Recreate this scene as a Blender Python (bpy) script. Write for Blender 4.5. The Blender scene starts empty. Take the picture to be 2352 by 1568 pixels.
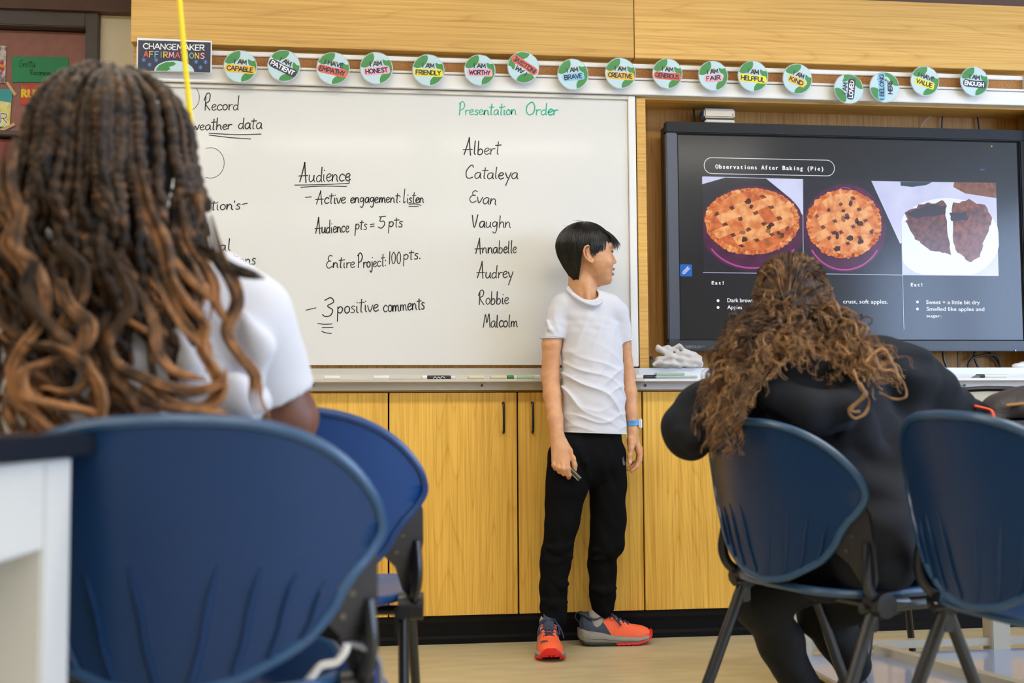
import bpy, bmesh, math, random
import numpy as np
from mathutils import Vector, Matrix
import openvdb
SC = bpy.context.scene; COL = SC.collection
rnd = random.Random(7); nr = np.random.default_rng(11)
PI = math.pi
# ------------------------------------------------------------------ camera
CY, CH, F = 4.2553, .81, 2700.
YAW, PIT, ROL = math.radians(7.138257), math.radians(3.637), math.radians(-.363485)
fw = np.array([math.sin(YAW)*math.cos(PIT), math.cos(YAW)*math.cos(PIT), math.sin(PIT)])
rt0 = np.array([math.cos(YAW), -math.sin(YAW), 0.]); up0 = np.cross(rt0, fw)
RT = rt0*math.cos(ROL)+up0*math.sin(ROL); UP = -rt0*math.sin(ROL)+up0*math.cos(ROL)
CAM = np.array([0, -CY, CH])
def ray(x, y): return fw+RT*(x-1176)/F+UP*(784-y)/F
def W(x, y, Y=0.):                 # pixel -> point of the plane Y
    d = ray(x, y); return CAM+d*((Y+CY)/d[1])
def G(x, y, Z=0.):                 # pixel -> point at height Z
    d = ray(x, y); return CAM+d*((Z-CH)/d[2])
cd = bpy.data.cameras.new('camera'); cam = bpy.data.objects.new('camera', cd); COL.objects.link(cam)
cam.matrix_world = Matrix(((RT[0], UP[0], -fw[0], CAM[0]), (RT[1], UP[1], -fw[1], CAM[1]), (RT[2], UP[2], -fw[2], CAM[2]), (0, 0, 0, 1)))
cd.sensor_width = 36; cd.lens = F*36/2352; cd.clip_start = .05
cd.dof.use_dof = True; cd.dof.focus_distance = 4.12; cd.dof.aperture_fstop = 3.2
SC.camera = cam
# ------------------------------------------------------------------ world, light, exposure
wd = bpy.data.worlds.new('world'); SC.world = wd; wd.use_nodes = True
bg = wd.node_tree.nodes['Background']; bg.inputs[0].default_value = (.5, .68, 1, 1); bg.inputs[1].default_value = 13.
SC.view_settings.view_transform = 'Standard'; SC.view_settings.look = 'None'
SC.view_settings.exposure = 0.0; SC.view_settings.gamma = 1; SC.view_settings.use_curve_mapping = False
CEIL = 2.95
LIGHT_ROWS = [-1.75, -4.8, -8.2]; LIGHT_COLS = [-3., -1.6, -.2, 1.2, 2.6]
LAMP_E = 17.5
WINS = [(-9.4, -7.4), (-7.1, -5.3), (-4.9, -3.3), (-2.9, -1.3)]
for a, b in WINS:      # portals: they only help to sample the sky through the openings
    l = bpy.data.lights.new('window_portal', 'AREA'); l.shape = 'RECTANGLE'; l.size = 1.85; l.size_y = b-a; l.cycles.is_portal = True
    o = bpy.data.objects.new('window_portal', l); COL.objects.link(o); o.location = (6.29, (a+b)/2, 1.875); o.rotation_euler = (0, PI/2, 0)
# ------------------------------------------------------------------ materials
def lin(c):
    return tuple(((v/255)/12.92 if v/255 <= .04045 else ((v/255+.055)/1.055)**2.4) for v in c[:3])+(1,)
MATS = {}
def mat(name, col, rough=.5, metal=0, spec=.5, emit=0, bump=None, noise=None, alpha=None, coat=0, trans=0, sss=0, sheen=0):
    if name in MATS: return MATS[name]
    m = bpy.data.materials.new(name); m.use_nodes = True; nt = m.node_tree; b = nt.nodes['Principled BSDF']
    b.inputs['Base Color'].default_value = lin(col); b.inputs['Roughness'].default_value = rough
    b.inputs['Metallic'].default_value = metal; b.inputs['Specular IOR Level'].default_value = spec
    b.inputs['Coat Weight'].default_value = coat; b.inputs['Coat Roughness'].default_value = .08
    b.inputs['Transmission Weight'].default_value = trans; b.inputs['Sheen Weight'].default_value = sheen
    if sss:
        b.inputs['Subsurface Weight'].default_value = sss; b.inputs['Subsurface Radius'].default_value = (.012, .005, .003); b.inputs['Subsurface Scale'].default_value = 1
    if emit:
        b.inputs['Emission Color'].default_value = lin(col); b.inputs['Emission Strength'].default_value = emit
    if alpha is not None: b.inputs['Alpha'].default_value = alpha
    tc = nt.nodes.new('ShaderNodeTexCoord')
    if noise:   # (scale, other colour, low, high)
        n = nt.nodes.new('ShaderNodeTexNoise'); n.inputs['Scale'].default_value = noise[0]; n.inputs['Detail'].default_value = 5
        nt.links.new(tc.outputs['Object'], n.inputs['Vector'])
        r = nt.nodes.new('ShaderNodeValToRGB'); r.color_ramp.elements[0].position = noise[2]; r.color_ramp.elements[1].position = noise[3]
        r.color_ramp.elements[0].color = lin(noise[1]); r.color_ramp.elements[1].color = lin(col)
        nt.links.new(n.outputs['Fac'], r.inputs['Fac']); nt.links.new(r.outputs['Color'], b.inputs['Base Color'])
        if emit: nt.links.new(r.outputs['Color'], b.inputs['Emission Color'])
    if bump:    # (scale, strength, distance)
        n2 = nt.nodes.new('ShaderNodeTexNoise'); n2.inputs['Scale'].default_value = bump[0]; n2.inputs['Detail'].default_value = 4
        nt.links.new(tc.outputs['Object'], n2.inputs['Vector'])
        bp = nt.nodes.new('ShaderNodeBump'); bp.inputs['Strength'].default_value = bump[1]; bp.inputs['Distance'].default_value = bump[2]
        nt.links.new(n2.outputs['Fac'], bp.inputs['Height']); nt.links.new(bp.outputs['Normal'], b.inputs['Normal'])
    MATS[name] = m; return m
def wood(name, light, mid, dark, vertical=True, rough=.42, cath=.5):
    m = bpy.data.materials.new(name); m.use_nodes = True; nt = m.node_tree; b = nt.nodes['Principled BSDF']; L = nt.links.new
    b.inputs['Roughness'].default_value = rough; b.inputs['Specular IOR Level'].default_value = .4
    tc = nt.nodes.new('ShaderNodeTexCoord'); oi = nt.nodes.new('ShaderNodeObjectInfo')
    ad = nt.nodes.new('ShaderNodeVectorMath'); ad.operation = 'MULTIPLY_ADD'
    cb = nt.nodes.new('ShaderNodeCombineXYZ')
    for i, s in enumerate((7.3, 3.1, 5.7)):
        mm = nt.nodes.new('ShaderNodeMath'); mm.operation = 'MULTIPLY'; mm.inputs[1].default_value = s; L(oi.outputs['Random'], mm.inputs[0]); L(mm.outputs[0], cb.inputs[i])
    ad.inputs[1].default_value = (1, 1, 1); L(tc.outputs['Object'], ad.inputs[0]); L(cb.outputs[0], ad.inputs[2])
    def mapped(sx, sy, sz):
        mp = nt.nodes.new('ShaderNodeMapping'); mp.inputs['Scale'].default_value = (sx, sy, sz) if vertical else (sz, sy, sx)
        L(ad.outputs[0], mp.inputs['Vector']); return mp
    fine = nt.nodes.new('ShaderNodeTexNoise'); fine.inputs['Scale'].default_value = 1; fine.inputs['Detail'].default_value = 3; L(mapped(130, 130, 2.2).outputs[0], fine.inputs['Vector'])
    # growth rings: contour lines of a slow, stretched noise give cathedral figure
    slow = nt.nodes.new('ShaderNodeTexNoise'); slow.inputs['Scale'].default_value = 1; slow.inputs['Detail'].default_value = 1.5; slow.inputs['Roughness'].default_value = .4
    L(mapped(6.5, 6.5, .34).outputs[0], slow.inputs['Vector'])
    mu = nt.nodes.new('ShaderNodeMath'); mu.operation = 'MULTIPLY'; mu.inputs[1].default_value = 30; L(slow.outputs['Fac'], mu.inputs[0])
    fr = nt.nodes.new('ShaderNodeMath'); fr.operation = 'FRACT'; L(mu.outputs[0], fr.inputs[0])
    rr = nt.nodes.new('ShaderNodeValToRGB'); e = rr.color_ramp.elements
    e[0].position = 0; e[0].color = lin(mid); e[1].position = 1; e[1].color = lin(mid)
    for p, c in ((.12, light), (.6, light), (.86, mid), (.95, dark)):
        q = e.new(p); q.color = lin(c)
    L(fr.outputs[0], rr.inputs['Fac'])
    fl = nt.nodes.new('ShaderNodeValToRGB'); fl.color_ramp.elements[0].position = .34; fl.color_ramp.elements[1].position = .6
    fl.color_ramp.elements[0].color = lin(dark); fl.color_ramp.elements[1].color = lin(light); L(fine.outputs['Fac'], fl.inputs['Fac'])
    mx = nt.nodes.new('ShaderNodeMixRGB'); mx.inputs['Fac'].default_value = cath; L(fl.outputs[0], mx.inputs[1]); L(rr.outputs[0], mx.inputs[2])
    br = nt.nodes.new('ShaderNodeTexNoise'); br.inputs['Scale'].default_value = 1; L(mapped(3, 3, .8).outputs[0], br.inputs['Vector'])
    hs = nt.nodes.new('ShaderNodeHueSaturation'); mr = nt.nodes.new('ShaderNodeMapRange'); mr.inputs[1].default_value = .3; mr.inputs[2].default_value = .7; mr.inputs[3].default_value = .9; mr.inputs[4].default_value = 1.08
    L(br.outputs['Fac'], mr.inputs[0]); L(mr.outputs[0], hs.inputs['Value']); L(mx.outputs[0], hs.inputs['Color']); L(hs.outputs[0], b.inputs['Base Color'])
    bp = nt.nodes.new('ShaderNodeBump'); bp.inputs['Strength'].default_value = .08; bp.inputs['Distance'].default_value = .002; L(fine.outputs['Fac'], bp.inputs['Height']); L(bp.outputs[0], b.inputs['Normal'])
    MATS[name] = m; return m
# ------------------------------------------------------------------ mesh building
def meshobj(name, V, Fc, m=None, parent=None, smooth=False, mi=None, edge=None):
    V = np.asarray(V, dtype=np.float32).reshape(-1, 3)
    q_ = parent
    while q_ is not None:
        if '_o' in q_: V = V-np.array(q_['_o'], dtype=np.float32)
        q_ = q_.parent
    me = bpy.data.meshes.new(name)
    if isinstance(Fc, np.ndarray) and Fc.ndim == 2:
        n, k = Fc.shape
        me.vertices.add(len(V)); me.vertices.foreach_set('co', V.ravel())
        me.loops.add(n*k); me.loops.foreach_set('vertex_index', Fc.astype(np.int32).ravel())
        me.polygons.add(n); me.polygons.foreach_set('loop_start', np.arange(0, n*k, k, dtype=np.int32))
        me.update(calc_edges=True)
    else:
        me.from_pydata(V.tolist(), [], Fc); me.update()
    ms = m if isinstance(m, (list, tuple)) else ([m] if m else [])
    for q in ms: me.materials.append(q)
    if mi is not None: me.polygons.foreach_set('material_index', np.asarray(mi, dtype=np.int32))
    if smooth:
        me.shade_smooth()
        if edge: me.set_sharp_from_angle(angle=math.radians(edge))
    me.validate()
    o = bpy.data.objects.new(name, me); COL.objects.link(o)
    if parent is not None: o.parent = parent
    return o
def tag(o, label=None, cat=None, group=None, kind=None):
    if label: o['label'] = label
    if cat: o['category'] = cat
    if group: o['group'] = group
    if kind: o['kind'] = kind
    return o
def thing(name, label, cat, loc=(0, 0, 0), group=None, rz=0, local=False):
    o = bpy.data.objects.new(name, None); COL.objects.link(o); o.location = loc; o.rotation_euler = (0, 0, rz); o.empty_display_size = .05
    if not local: o['_o'] = tuple(float(v) for v in loc)
    return tag(o, label, cat, group)
class MB:
    def __init__(s): s.v = []; s.f = []; s.mi = []
    def add(s, V, Fc, mi=0):
        b = len(s.v); s.v += [tuple(map(float, p)) for p in V]; s.f += [tuple(int(i)+b for i in q) for q in Fc]; s.mi += [mi]*len(Fc); return s
    def box(s, x0, x1, y0, y1, z0, z1, mi=0, M=None):
        V = [(x, y, z) for x in (x0, x1) for y in (y0, y1) for z in (z0, z1)]
        if M is not None: V = [tuple(M @ Vector(p)) for p in V]
        return s.add(V, [(0, 1, 3, 2), (4, 6, 7, 5), (0, 4, 5, 1), (2, 3, 7, 6), (0, 2, 6, 4), (1, 5, 7, 3)], mi)
    def prism(s, pts, fn, d0, d1, mi=0):   # 2-D outline (ccw), fn(u,v,d) -> point
        n = len(pts); V = [fn(u, v, d0) for u, v in pts]+[fn(u, v, d1) for u, v in pts]
        return s.add(V, [tuple(range(n))[::-1], tuple(range(n, 2*n))]+[(i, (i+1) % n, n+(i+1) % n, n+i) for i in range(n)], mi)
    def tube(s, path, r, sides=10, mi=0, flat=1., closed=False):
        V, Fq, caps = tube_np(np.array(path, float), r, sides, flat, closed)
        s.add(V, Fq, mi); b = len(s.v)-len(V)
        for c in caps: s.f.append(tuple(i+b for i in c)); s.mi.append(mi)
        return s
    def build(s, name, m, parent=None, bevel=0, segs=2, smooth=False, edge=35):
        o = meshobj(name, s.v, s.f, m, parent, False, s.mi)
        if bevel:
            bm = bmesh.new(); bm.from_mesh(o.data); bmesh.ops.recalc_face_normals(bm, faces=bm.faces)
            bmesh.ops.bevel(bm, geom=[e for e in bm.edges if len(e.link_faces) == 2 and e.calc_face_angle() > .5], offset=bevel, segments=segs, affect='EDGES', clamp_overlap=True)
            bm.to_mesh(o.data); bm.free()
        else:
            bm = bmesh.new(); bm.from_mesh(o.data); bmesh.ops.recalc_face_normals(bm, faces=bm.faces); bm.to_mesh(o.data); bm.free()
        if smooth: o.data.shade_smooth(); o.data.set_sharp_from_angle(angle=math.radians(edge))
        return o
def frames(P):
    T = np.gradient(P, axis=0); T /= np.linalg.norm(T, axis=1)[:, None]+1e-12
    n0 = np.cross(T[0], [0, 0, 1.]); 
    if np.linalg.norm(n0) < .1: n0 = np.cross(T[0], [0, 1., 0])
    N = [n0/np.linalg.norm(n0)]
    for i in range(1, len(P)):
        n = N[-1]-T[i]*np.dot(N[-1], T[i]); N.append(n/(np.linalg.norm(n)+1e-12))
    N = np.array(N); return T, N, np.cross(T, N)
def tube_np(P, r, sides=8, flat=1., closed=False):
    T, N, B = frames(P); n = len(P); r = np.broadcast_to(np.asarray(r, float), (n,))
    a = np.arange(sides)*2*PI/sides
    V = P[:, None]+r[:, None, None]*(N[:, None]*np.cos(a)[None, :, None]+B[:, None]*flat*np.sin(a)[None, :, None])
    Fq = []; m = n if closed else n-1
    for i in range(m):
        j = (i+1) % n
        for k in range(sides): Fq.append((i*sides+k, i*sides+(k+1) % sides, j*sides+(k+1) % sides, j*sides+k))
    caps = [] if closed else [tuple(range(sides))[::-1], tuple((n-1)*sides+k for k in range(sides))]
    return V.reshape(-1, 3), Fq, caps
def cat(P, n=8, closed=False):                      # Catmull-Rom resampling
    P = np.array(P, float); k = len(P)
    if k < 3 and not closed: return np.array([P[0]+(P[-1]-P[0])*t for t in np.linspace(0, 1, n)]) if k == 2 else P
    out = []; rng = range(k) if closed else range(k-1)
    for i in rng:
        g = (lambda j: P[j % k]) if closed else (lambda j: P[min(max(j, 0), k-1)])
        p0, p1, p2, p3 = g(i-1), g(i), g(i+1), g(i+2)
        for t in np.linspace(0, 1, n, endpoint=False):
            out.append(.5*(2*p1+(p2-p0)*t+(2*p0-5*p1+4*p2-p3)*t*t+(3*p1-p0-3*p2+p3)*t**3))
    if not closed: out.append(P[-1])
    return np.array(out)
def strands(name, paths, radii, sides, m, parent=None, attr=None, flat=1.):
    """paths (S,N,3), radii (S,N) -> one hair mesh; attr (S,N) 0..1 goes to a point attribute 'tone'"""
    P = np.asarray(paths, float); S, N, _ = P.shape; R = np.broadcast_to(radii, (S, N))
    T = np.gradient(P, axis=1); T /= np.linalg.norm(T, axis=2, keepdims=True)+1e-12
    ref = np.array([.31, .87, .38]); A = np.cross(T, ref); A /= np.linalg.norm(A, axis=2, keepdims=True)+1e-9; B = np.cross(T, A)
    a = np.arange(sides)*2*PI/sides
    V = P[:, :, None]+R[:, :, None, None]*(A[:, :, None]*np.cos(a)[None, None, :, None]+B[:, :, None]*np.sin(a)[None, None, :, None]*flat)
    idx = np.arange(S*N*sides).reshape(S, N, sides); nx = np.roll(idx, -1, axis=2)
    Fq = np.stack([idx[:, :-1], nx[:, :-1], nx[:, 1:], idx[:, 1:]], axis=-1).reshape(-1, 4)
    o = meshobj(name, V.reshape(-1, 3), Fq, m, parent, True)
    if attr is not None:
        at = o.data.attributes.new('tone', 'FLOAT', 'POINT'); at.data.foreach_set('value', np.repeat(np.broadcast_to(attr, (S, N)).astype(np.float32).ravel(), sides))
    return o
# ------------------------------------------------------------------ signed-distance modelling
class SDF:
    def __init__(s, h): s.h = h; s.p = []
    def _a(s, lo, hi, fn, op, k): s.p.append((np.array(lo, float), np.array(hi, float), fn, op, k)); return s
    def cone(s, a, b, ra, rb, k=.01, op='u', sq=None):      # rounded cone between two joints; sq = (axis scales) flattening
        a = np.array(a, float); b = np.array(b, float); m = max(ra, rb)
        if sq is not None:
            sc = np.array(sq, float); M = float(min(sc))
            def fn(P):
                Q = (P-a)/sc; return rc(Q, np.zeros(3), (b-a)/sc, ra, rb)*M
            ex = m*sc
        else:
            fn = lambda P: rc(P, a, b, ra, rb); ex = m
        return s._a(np.minimum(a, b)-ex, np.maximum(a, b)+ex, fn, op, k)
    def chain(s, pts, rs, k=.01, op='u', sq=None):
        for i in range(len(pts)-1): s.cone(pts[i], pts[i+1], rs[i], rs[i+1], k, op, sq)
        return s
    def ell(s, c, r, k=.01, op='u', R=None):                # ellipsoid, R rows = local axes
        c = np.array(c, float); r = np.array(r, float); m = r.max()
        Rm = None if R is None else np.array(R, float)
        def fn(P):
            Q = P-c
            if Rm is not None: Q = Q@Rm.T
            k0 = np.linalg.norm(Q/r, axis=-1); k1 = np.linalg.norm(Q/(r*r), axis=-1)+1e-9
            return k0*(k0-1)/k1
        return s._a(c-m, c+m, fn, op, k)
    def fnp(s, lo, hi, fn, k=.005, op='u'): return s._a(lo, hi, fn, op, k)
    def mesh(s, iso=0.):
        h = s.h; B = 40; band = 3*h
        lo = np.min([p[0] for p in s.p if p[3] == 'u'], axis=0)-4*h; hi = np.max([p[1] for p in s.p if p[3] == 'u'], axis=0)+4*h
        i0 = np.floor(lo/h).astype(int); i1 = np.ceil(hi/h).astype(int)
        g = openvdb.FloatGrid(band); r = np.arange(B)
        for bi in range(i0[0], i1[0]+1, B):
            for bj in range(i0[1], i1[1]+1, B):
                for bk in range(i0[2], i1[2]+1, B):
                    a = np.array([bi, bj, bk])*h; b = a+B*h
                    ps = [p for p in s.p if np.all(p[0]-band-p[4] <= b) and np.all(p[1]+band+p[4] >= a)]
                    if not any(p[3] == 'u' for p in ps): continue
                    X, Y, Z = np.meshgrid((bi+r)*h, (bj+r)*h, (bk+r)*h, indexing='ij'); P = np.stack([X, Y, Z], -1)
                    d = np.full(X.shape, 1e3)
                    for _, _, fn, op, k in ps:
                        if op == 'd':  d = fn(P, d); continue
                        e = fn(P)
                        if op == 'u':
                            t = np.clip(.5+.5*(d-e)/k, 0, 1); d = d*(1-t)+e*t-k*t*(1-t)
                        elif op == 's':
                            t = np.clip(.5-.5*(d+e)/k, 0, 1); d = d*(1-t)-e*t+k*t*(1-t)
                        elif op == 'i':
                            t = np.clip(.5-.5*(d-e)/k, 0, 1); d = d*(1-t)+e*t+k*t*(1-t)
                    g.copyFromArray(np.clip(d, -band, band).astype(np.float32), ijk=(bi, bj, bk))
        pts, quads = g.convertToQuads(isovalue=iso)
        V = np.array(pts)*h; Q = np.array(quads)[:, ::-1]
        c = V[Q[:, 0]]; n = np.cross(V[Q[:, 1]]-c, V[Q[:, 2]]-c)
        if (c*n).sum() < 0: Q = Q[:, ::-1]
        return V, np.ascontiguousarray(Q)
def rc(P, a, b, r1, r2):
    ba = b-a; l2 = float(ba@ba); 
    if l2 < 1e-12: return np.linalg.norm(P-a, axis=-1)-max(r1, r2)
    rr = r1-r2; a2 = l2-rr*rr; il2 = 1/l2; pa = P-a; y = pa@ba; z = y-l2
    x2 = ((pa*l2-y[..., None]*ba)**2).sum(-1); y2 = y*y*l2; z2 = z*z*l2
    k = np.sign(rr)*rr*rr*x2
    c1 = np.sign(z)*a2*z2 > k; c2 = np.sign(y)*a2*y2 < k
    return np.where(c1, np.sqrt(x2+z2)*il2-r2, np.where(c2, np.sqrt(x2+y2)*il2-r1, (np.sqrt(np.maximum(x2*a2*il2, 0))+y*rr)*il2-r1))
# ------------------------------------------------------------------ writing
GL = {   # handwriting, x-height 1: advance, strokes
'a': (1.05, ['.85,.9 .5,1 .15,.75 .1,.3 .35,0 .7,.25 .85,.8 .84,.3 1.0,0']), 'b': (1., ['.15,1.9 .15,.05', '.15,.5 .45,.9 .8,.65 .75,.15 .4,-.03 .15,.1']),
'c': (.9, ['.85,.8 .5,1 .15,.7 .12,.3 .4,0 .85,.15']), 'd': (1.05, ['.8,.75 .45,.9 .12,.55 .2,.1 .5,0 .8,.35', '.85,1.9 .82,.3 .95,0']),
'e': (.9, ['.12,.5 .5,.55 .75,.8 .5,1.02 .18,.8 .1,.35 .4,0 .85,.2']), 'g': (1.05, ['.82,.8 .5,1 .15,.75 .2,.3 .5,.2 .8,.6 .85,.9 .85,-.4 .6,-.9 .25,-.7']),
'h': (1.05, ['.15,1.9 .15,0', '.15,.5 .5,.95 .8,.7 .82,.3 .95,0']), 'i': (.5, ['.2,.95 .22,.2 .4,0', '.22,1.42 .26,1.48']), 'j': (.55, ['.3,.95 .3,-.5 .1,-.9 -.15,-.6', '.32,1.42 .36,1.48']),
'k': (.95, ['.15,1.9 .15,0', '.75,.95 .2,.4 .85,0']), 'l': (.5, ['.2,1.9 .18,.3 .35,0']), 'L': (.8, ['.3,2.3 .22,.5 .3,0 .55,.25']), 'm': (1.5, ['.12,.95 .15,0 .2,.6 .45,.95 .65,.7 .68,0 .72,.6 1,.95 1.2,.65 1.22,.2 1.4,0']),
'n': (1.1, ['.12,.95 .15,0 .2,.55 .5,.95 .8,.7 .82,.25 1,0']), 'o': (.95, ['.5,1 .15,.75 .15,.25 .45,0 .8,.25 .8,.75 .5,1']), 'p': (1., ['.15,1 .12,-1.1', '.15,.7 .5,1 .85,.7 .7,.2 .4,.1 .15,.3']),
'r': (.8, ['.12,.95 .18,0', '.17,.5 .4,.9 .75,.9']), 's': (.8, ['.7,.9 .4,1 .2,.75 .6,.4 .55,.05 .1,.05']), 't': (.75, ['.38,1.75 .32,.2 .5,0', '0,1.3 .8,1.35']), 'u': (1.05, ['.12,.95 .12,.25 .4,0 .75,.35 .82,.95 .82,.25 1,0']),
'v': (.85, ['.05,.95 .4,0 .8,.98']), 'w': (1.3, ['.05,.95 .3,0 .62,.75 .9,0 1.25,.98']), 'y': (1., ['.1,.95 .4,.2 .5,.2', '.9,1 .3,-1.1']), 'x': (.9, ['.1,.95 .8,0', '.8,.95 .1,0']), 'q': (1., ['.8,.9 .4,1 .1,.5 .4,0 .8,.5', '.85,1 .85,-1']),
'A': (1.5, ['.2,0 .75,2.15 .8,2.15 1.15,-.1', '0,.8 1.35,.85']), 'C': (1.35, ['1.1,1.75 .95,2.1 .6,1.9 .2,1.2 .25,.35 .6,.02 1.15,.2']), 'E': (1.2, ['1.05,1.95 .7,2.1 .4,1.75 .5,1.3 .9,1.2 .4,1.1 .15,.6 .35,.1 .7,0 1.15,.3']),
'M': (1.6, ['.15,0 .45,2 .8,.7 1.15,2.1 1.45,0']), 'O': (1.6, ['.8,2 .2,1.5 .15,.6 .6,0 1.2,.3 1.4,1.2 1.1,1.9 .8,2']), 'P': (1.3, ['.35,2 .3,0', '.1,1.8 .7,2.15 1.15,1.7 .9,1.15 .35,.95']), 'R': (1.4, ['.35,1.8 .4,0', '.1,1.4 .5,2.1 1,2 .95,1.35 .45,1 1.2,0']),
'V': (1.3, ['.05,2 .55,0 .95,2.1']), 'G': (1.4, ['1.1,1.8 .7,2.05 .2,1.4 .25,.4 .7,0 1.15,.4 1.15,.9 .7,.9']), '0': (1., ['.5,2 .15,1.4 .2,.4 .5,0 .8,.5 .8,1.5 .5,2']), '1': (.6, ['.3,2.1 .25,0']), '3': (1., ['.1,1.8 .6,2.1 .9,1.6 .4,1.15 .9,.7 .75,.1 .3,0 .05,.2']),
'5': (1.05, ['.9,2.1 .1,2', '.35,2 .25,1.2 .7,1.2 .85,.6 .5,0 .1,.2']), '-': (1., ['.1,.6 .9,.68']), '=': (1., ['.1,.4 .85,.45', '.1,.8 .85,.85']), ':': (.5, ['.2,.1 .25,.18', '.2,1 .25,1.08']), '.': (.5, ['.2,0 .26,.06']), "'": (.35, ['.15,1.75 .1,1.4']), ' ': (.7, []),
'T': (1.3, ['.6,2 .6,0', '0,2 1.2,2'])}
CP = {   # marker capitals, height 1
'A': (.8, ['0,0 .37,1', '.37,1 .74,0', '.14,.34 .62,.34']), 'B': (.68, ['.05,0 .05,1', '.05,1 .45,.95 .5,.6 .05,.53', '.05,.53 .55,.45 .58,.08 .05,0']), 'C': (.72, ['.64,.82 .35,1 .05,.7 .05,.3 .35,0 .64,.18']), 'D': (.74, ['.05,0 .05,1', '.05,1 .55,.85 .66,.45 .4,.05 .05,0']),
'E': (.6, ['.05,0 .05,1', '.05,1 .5,1', '.05,.52 .42,.52', '.05,0 .5,0']), 'F': (.6, ['.05,0 .05,1', '.05,1 .5,1', '.05,.52 .42,.52']), 'G': (.78, ['.66,.82 .35,1 .05,.7 .05,.3 .35,0 .66,.2 .68,.45', '.68,.45 .4,.45']), 'H': (.74, ['.05,0 .05,1', '.62,0 .62,1', '.05,.5 .62,.5']),
'I': (.3, ['.12,0 .12,1']), 'K': (.7, ['.05,0 .05,1', '.58,1 .07,.45', '.2,.55 .62,0']), 'L': (.58, ['.05,1 .05,0', '.05,0 .5,0']), 'M': (.92, ['.04,0 .12,1', '.12,1 .42,.25', '.42,.25 .72,1', '.72,1 .8,0']), 'N': (.78, ['.05,0 .05,1', '.05,1 .64,0', '.64,0 .64,1']),
'O': (.82, ['.37,1 .06,.7 .06,.3 .37,0 .68,.3 .68,.7 .37,1']), 'P': (.66, ['.05,0 .05,1', '.05,1 .5,.97 .58,.7 .45,.47 .05,.45']), 'R': (.7, ['.05,0 .05,1', '.05,1 .5,.97 .56,.72 .45,.5 .05,.48', '.25,.48 .62,0']), 'S': (.64, ['.54,.85 .3,1 .08,.78 .3,.53 .54,.3 .35,.02 .06,.12']),
'T': (.68, ['.32,0 .32,1', '.02,1 .62,1']), 'U': (.76, ['.05,1 .05,.3 .34,0 .63,.3 .63,1']), 'V': (.74, ['.03,1 .35,0', '.35,0 .66,1']), 'W': (1., ['.03,1 .25,0', '.25,0 .47,.8', '.47,.8 .69,0', '.69,0 .9,1']), 'Y': (.7, ['.03,1 .32,.5', '.6,1 .32,.5', '.32,.5 .32,0']), ' ': (.38, [])}
def pstroke(s): return [tuple(map(float, q.split(','))) for q in s.split()]
def ribbon(mb, pts, w, fn, mi=0, lift=0.):
    """flat ink stroke of width w; fn(u,v,d) -> world point, d = lift off the surface"""
    P = np.array(pts, float); T = np.gradient(P, axis=0); T /= np.linalg.norm(T, axis=1)[:, None]+1e-9; N = np.stack([-T[:, 1], T[:, 0]], 1)
    h = w/2; L = [P[0]-T[0]*h*.8]+list(P)+[P[-1]+T[-1]*h*.8]; ws = [h*.45]+[h]*len(P)+[h*.45]; NN = [N[0]]+list(N)+[N[-1]]
    V = []
    for p, q, n in zip(L, ws, NN): V += [fn(*(p+n*q), lift), fn(*(p-n*q), lift)]
    mb.add(V, [(2*i, 2*i+1, 2*i+3, 2*i+2) for i in range(len(L)-1)], mi)
def write(mb, text, u0, v0, u1, v1, xh, w, fn, font=GL, mi=0, jit=.04, slant=.1, lift=0., cap=None, n=5):
    """lay text from baseline start (u0,v0) to end (u1,v1); xh = x-height; cap = height of capitals and ascenders over 2.1 units"""
    tot = sum(font[c][0] for c in text); du, dv = u1-u0, v1-v0; L = math.hypot(du, dv); ex, ey = du/L, dv/L; s = L/tot; x = 0
    for ch in text:
        adv, st = font[ch]; j1, j2, j3 = rnd.uniform(-jit, jit), rnd.uniform(-jit, jit), rnd.uniform(-jit, jit)*.8
        for sk in st:
            pts = pstroke(sk); P = cat(pts, n) if len(pts) > 2 else np.array([pts[0], [(pts[0][0]+pts[1][0])/2, (pts[0][1]+pts[1][1])/2], pts[1]])
            out = []
            for a, b in P:
                if cap and b > 1: b = 1+(b-1)*(cap/xh-1)/1.1
                b = b*(1+j3)+j1; a = a+j2+slant*b; uu = (x+a)*s; vv = b*xh
                out.append((u0+ex*uu-ey*vv, v0+ey*uu+ex*vv))
            lift += 1.5e-5; ribbon(mb, out, w*rnd.uniform(.85, 1.15), fn, mi, lift)
        x += adv
def text_mesh(s, size, spacing=1.):
    c = bpy.data.curves.new('t', 'FONT'); c.body = s; c.size = size; c.space_character = spacing; c.resolution_u = 3
    o = bpy.data.objects.new('t', c); COL.objects.link(o); dg = bpy.context.evaluated_depsgraph_get()
    me = o.evaluated_get(dg).to_mesh(); V = [tuple(v.co) for v in me.vertices]; Fc = [tuple(p.vertices) for p in me.polygons]
    o.evaluated_get(dg).to_mesh_clear(); bpy.data.objects.remove(o); bpy.data.curves.remove(c); return V, Fc
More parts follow.
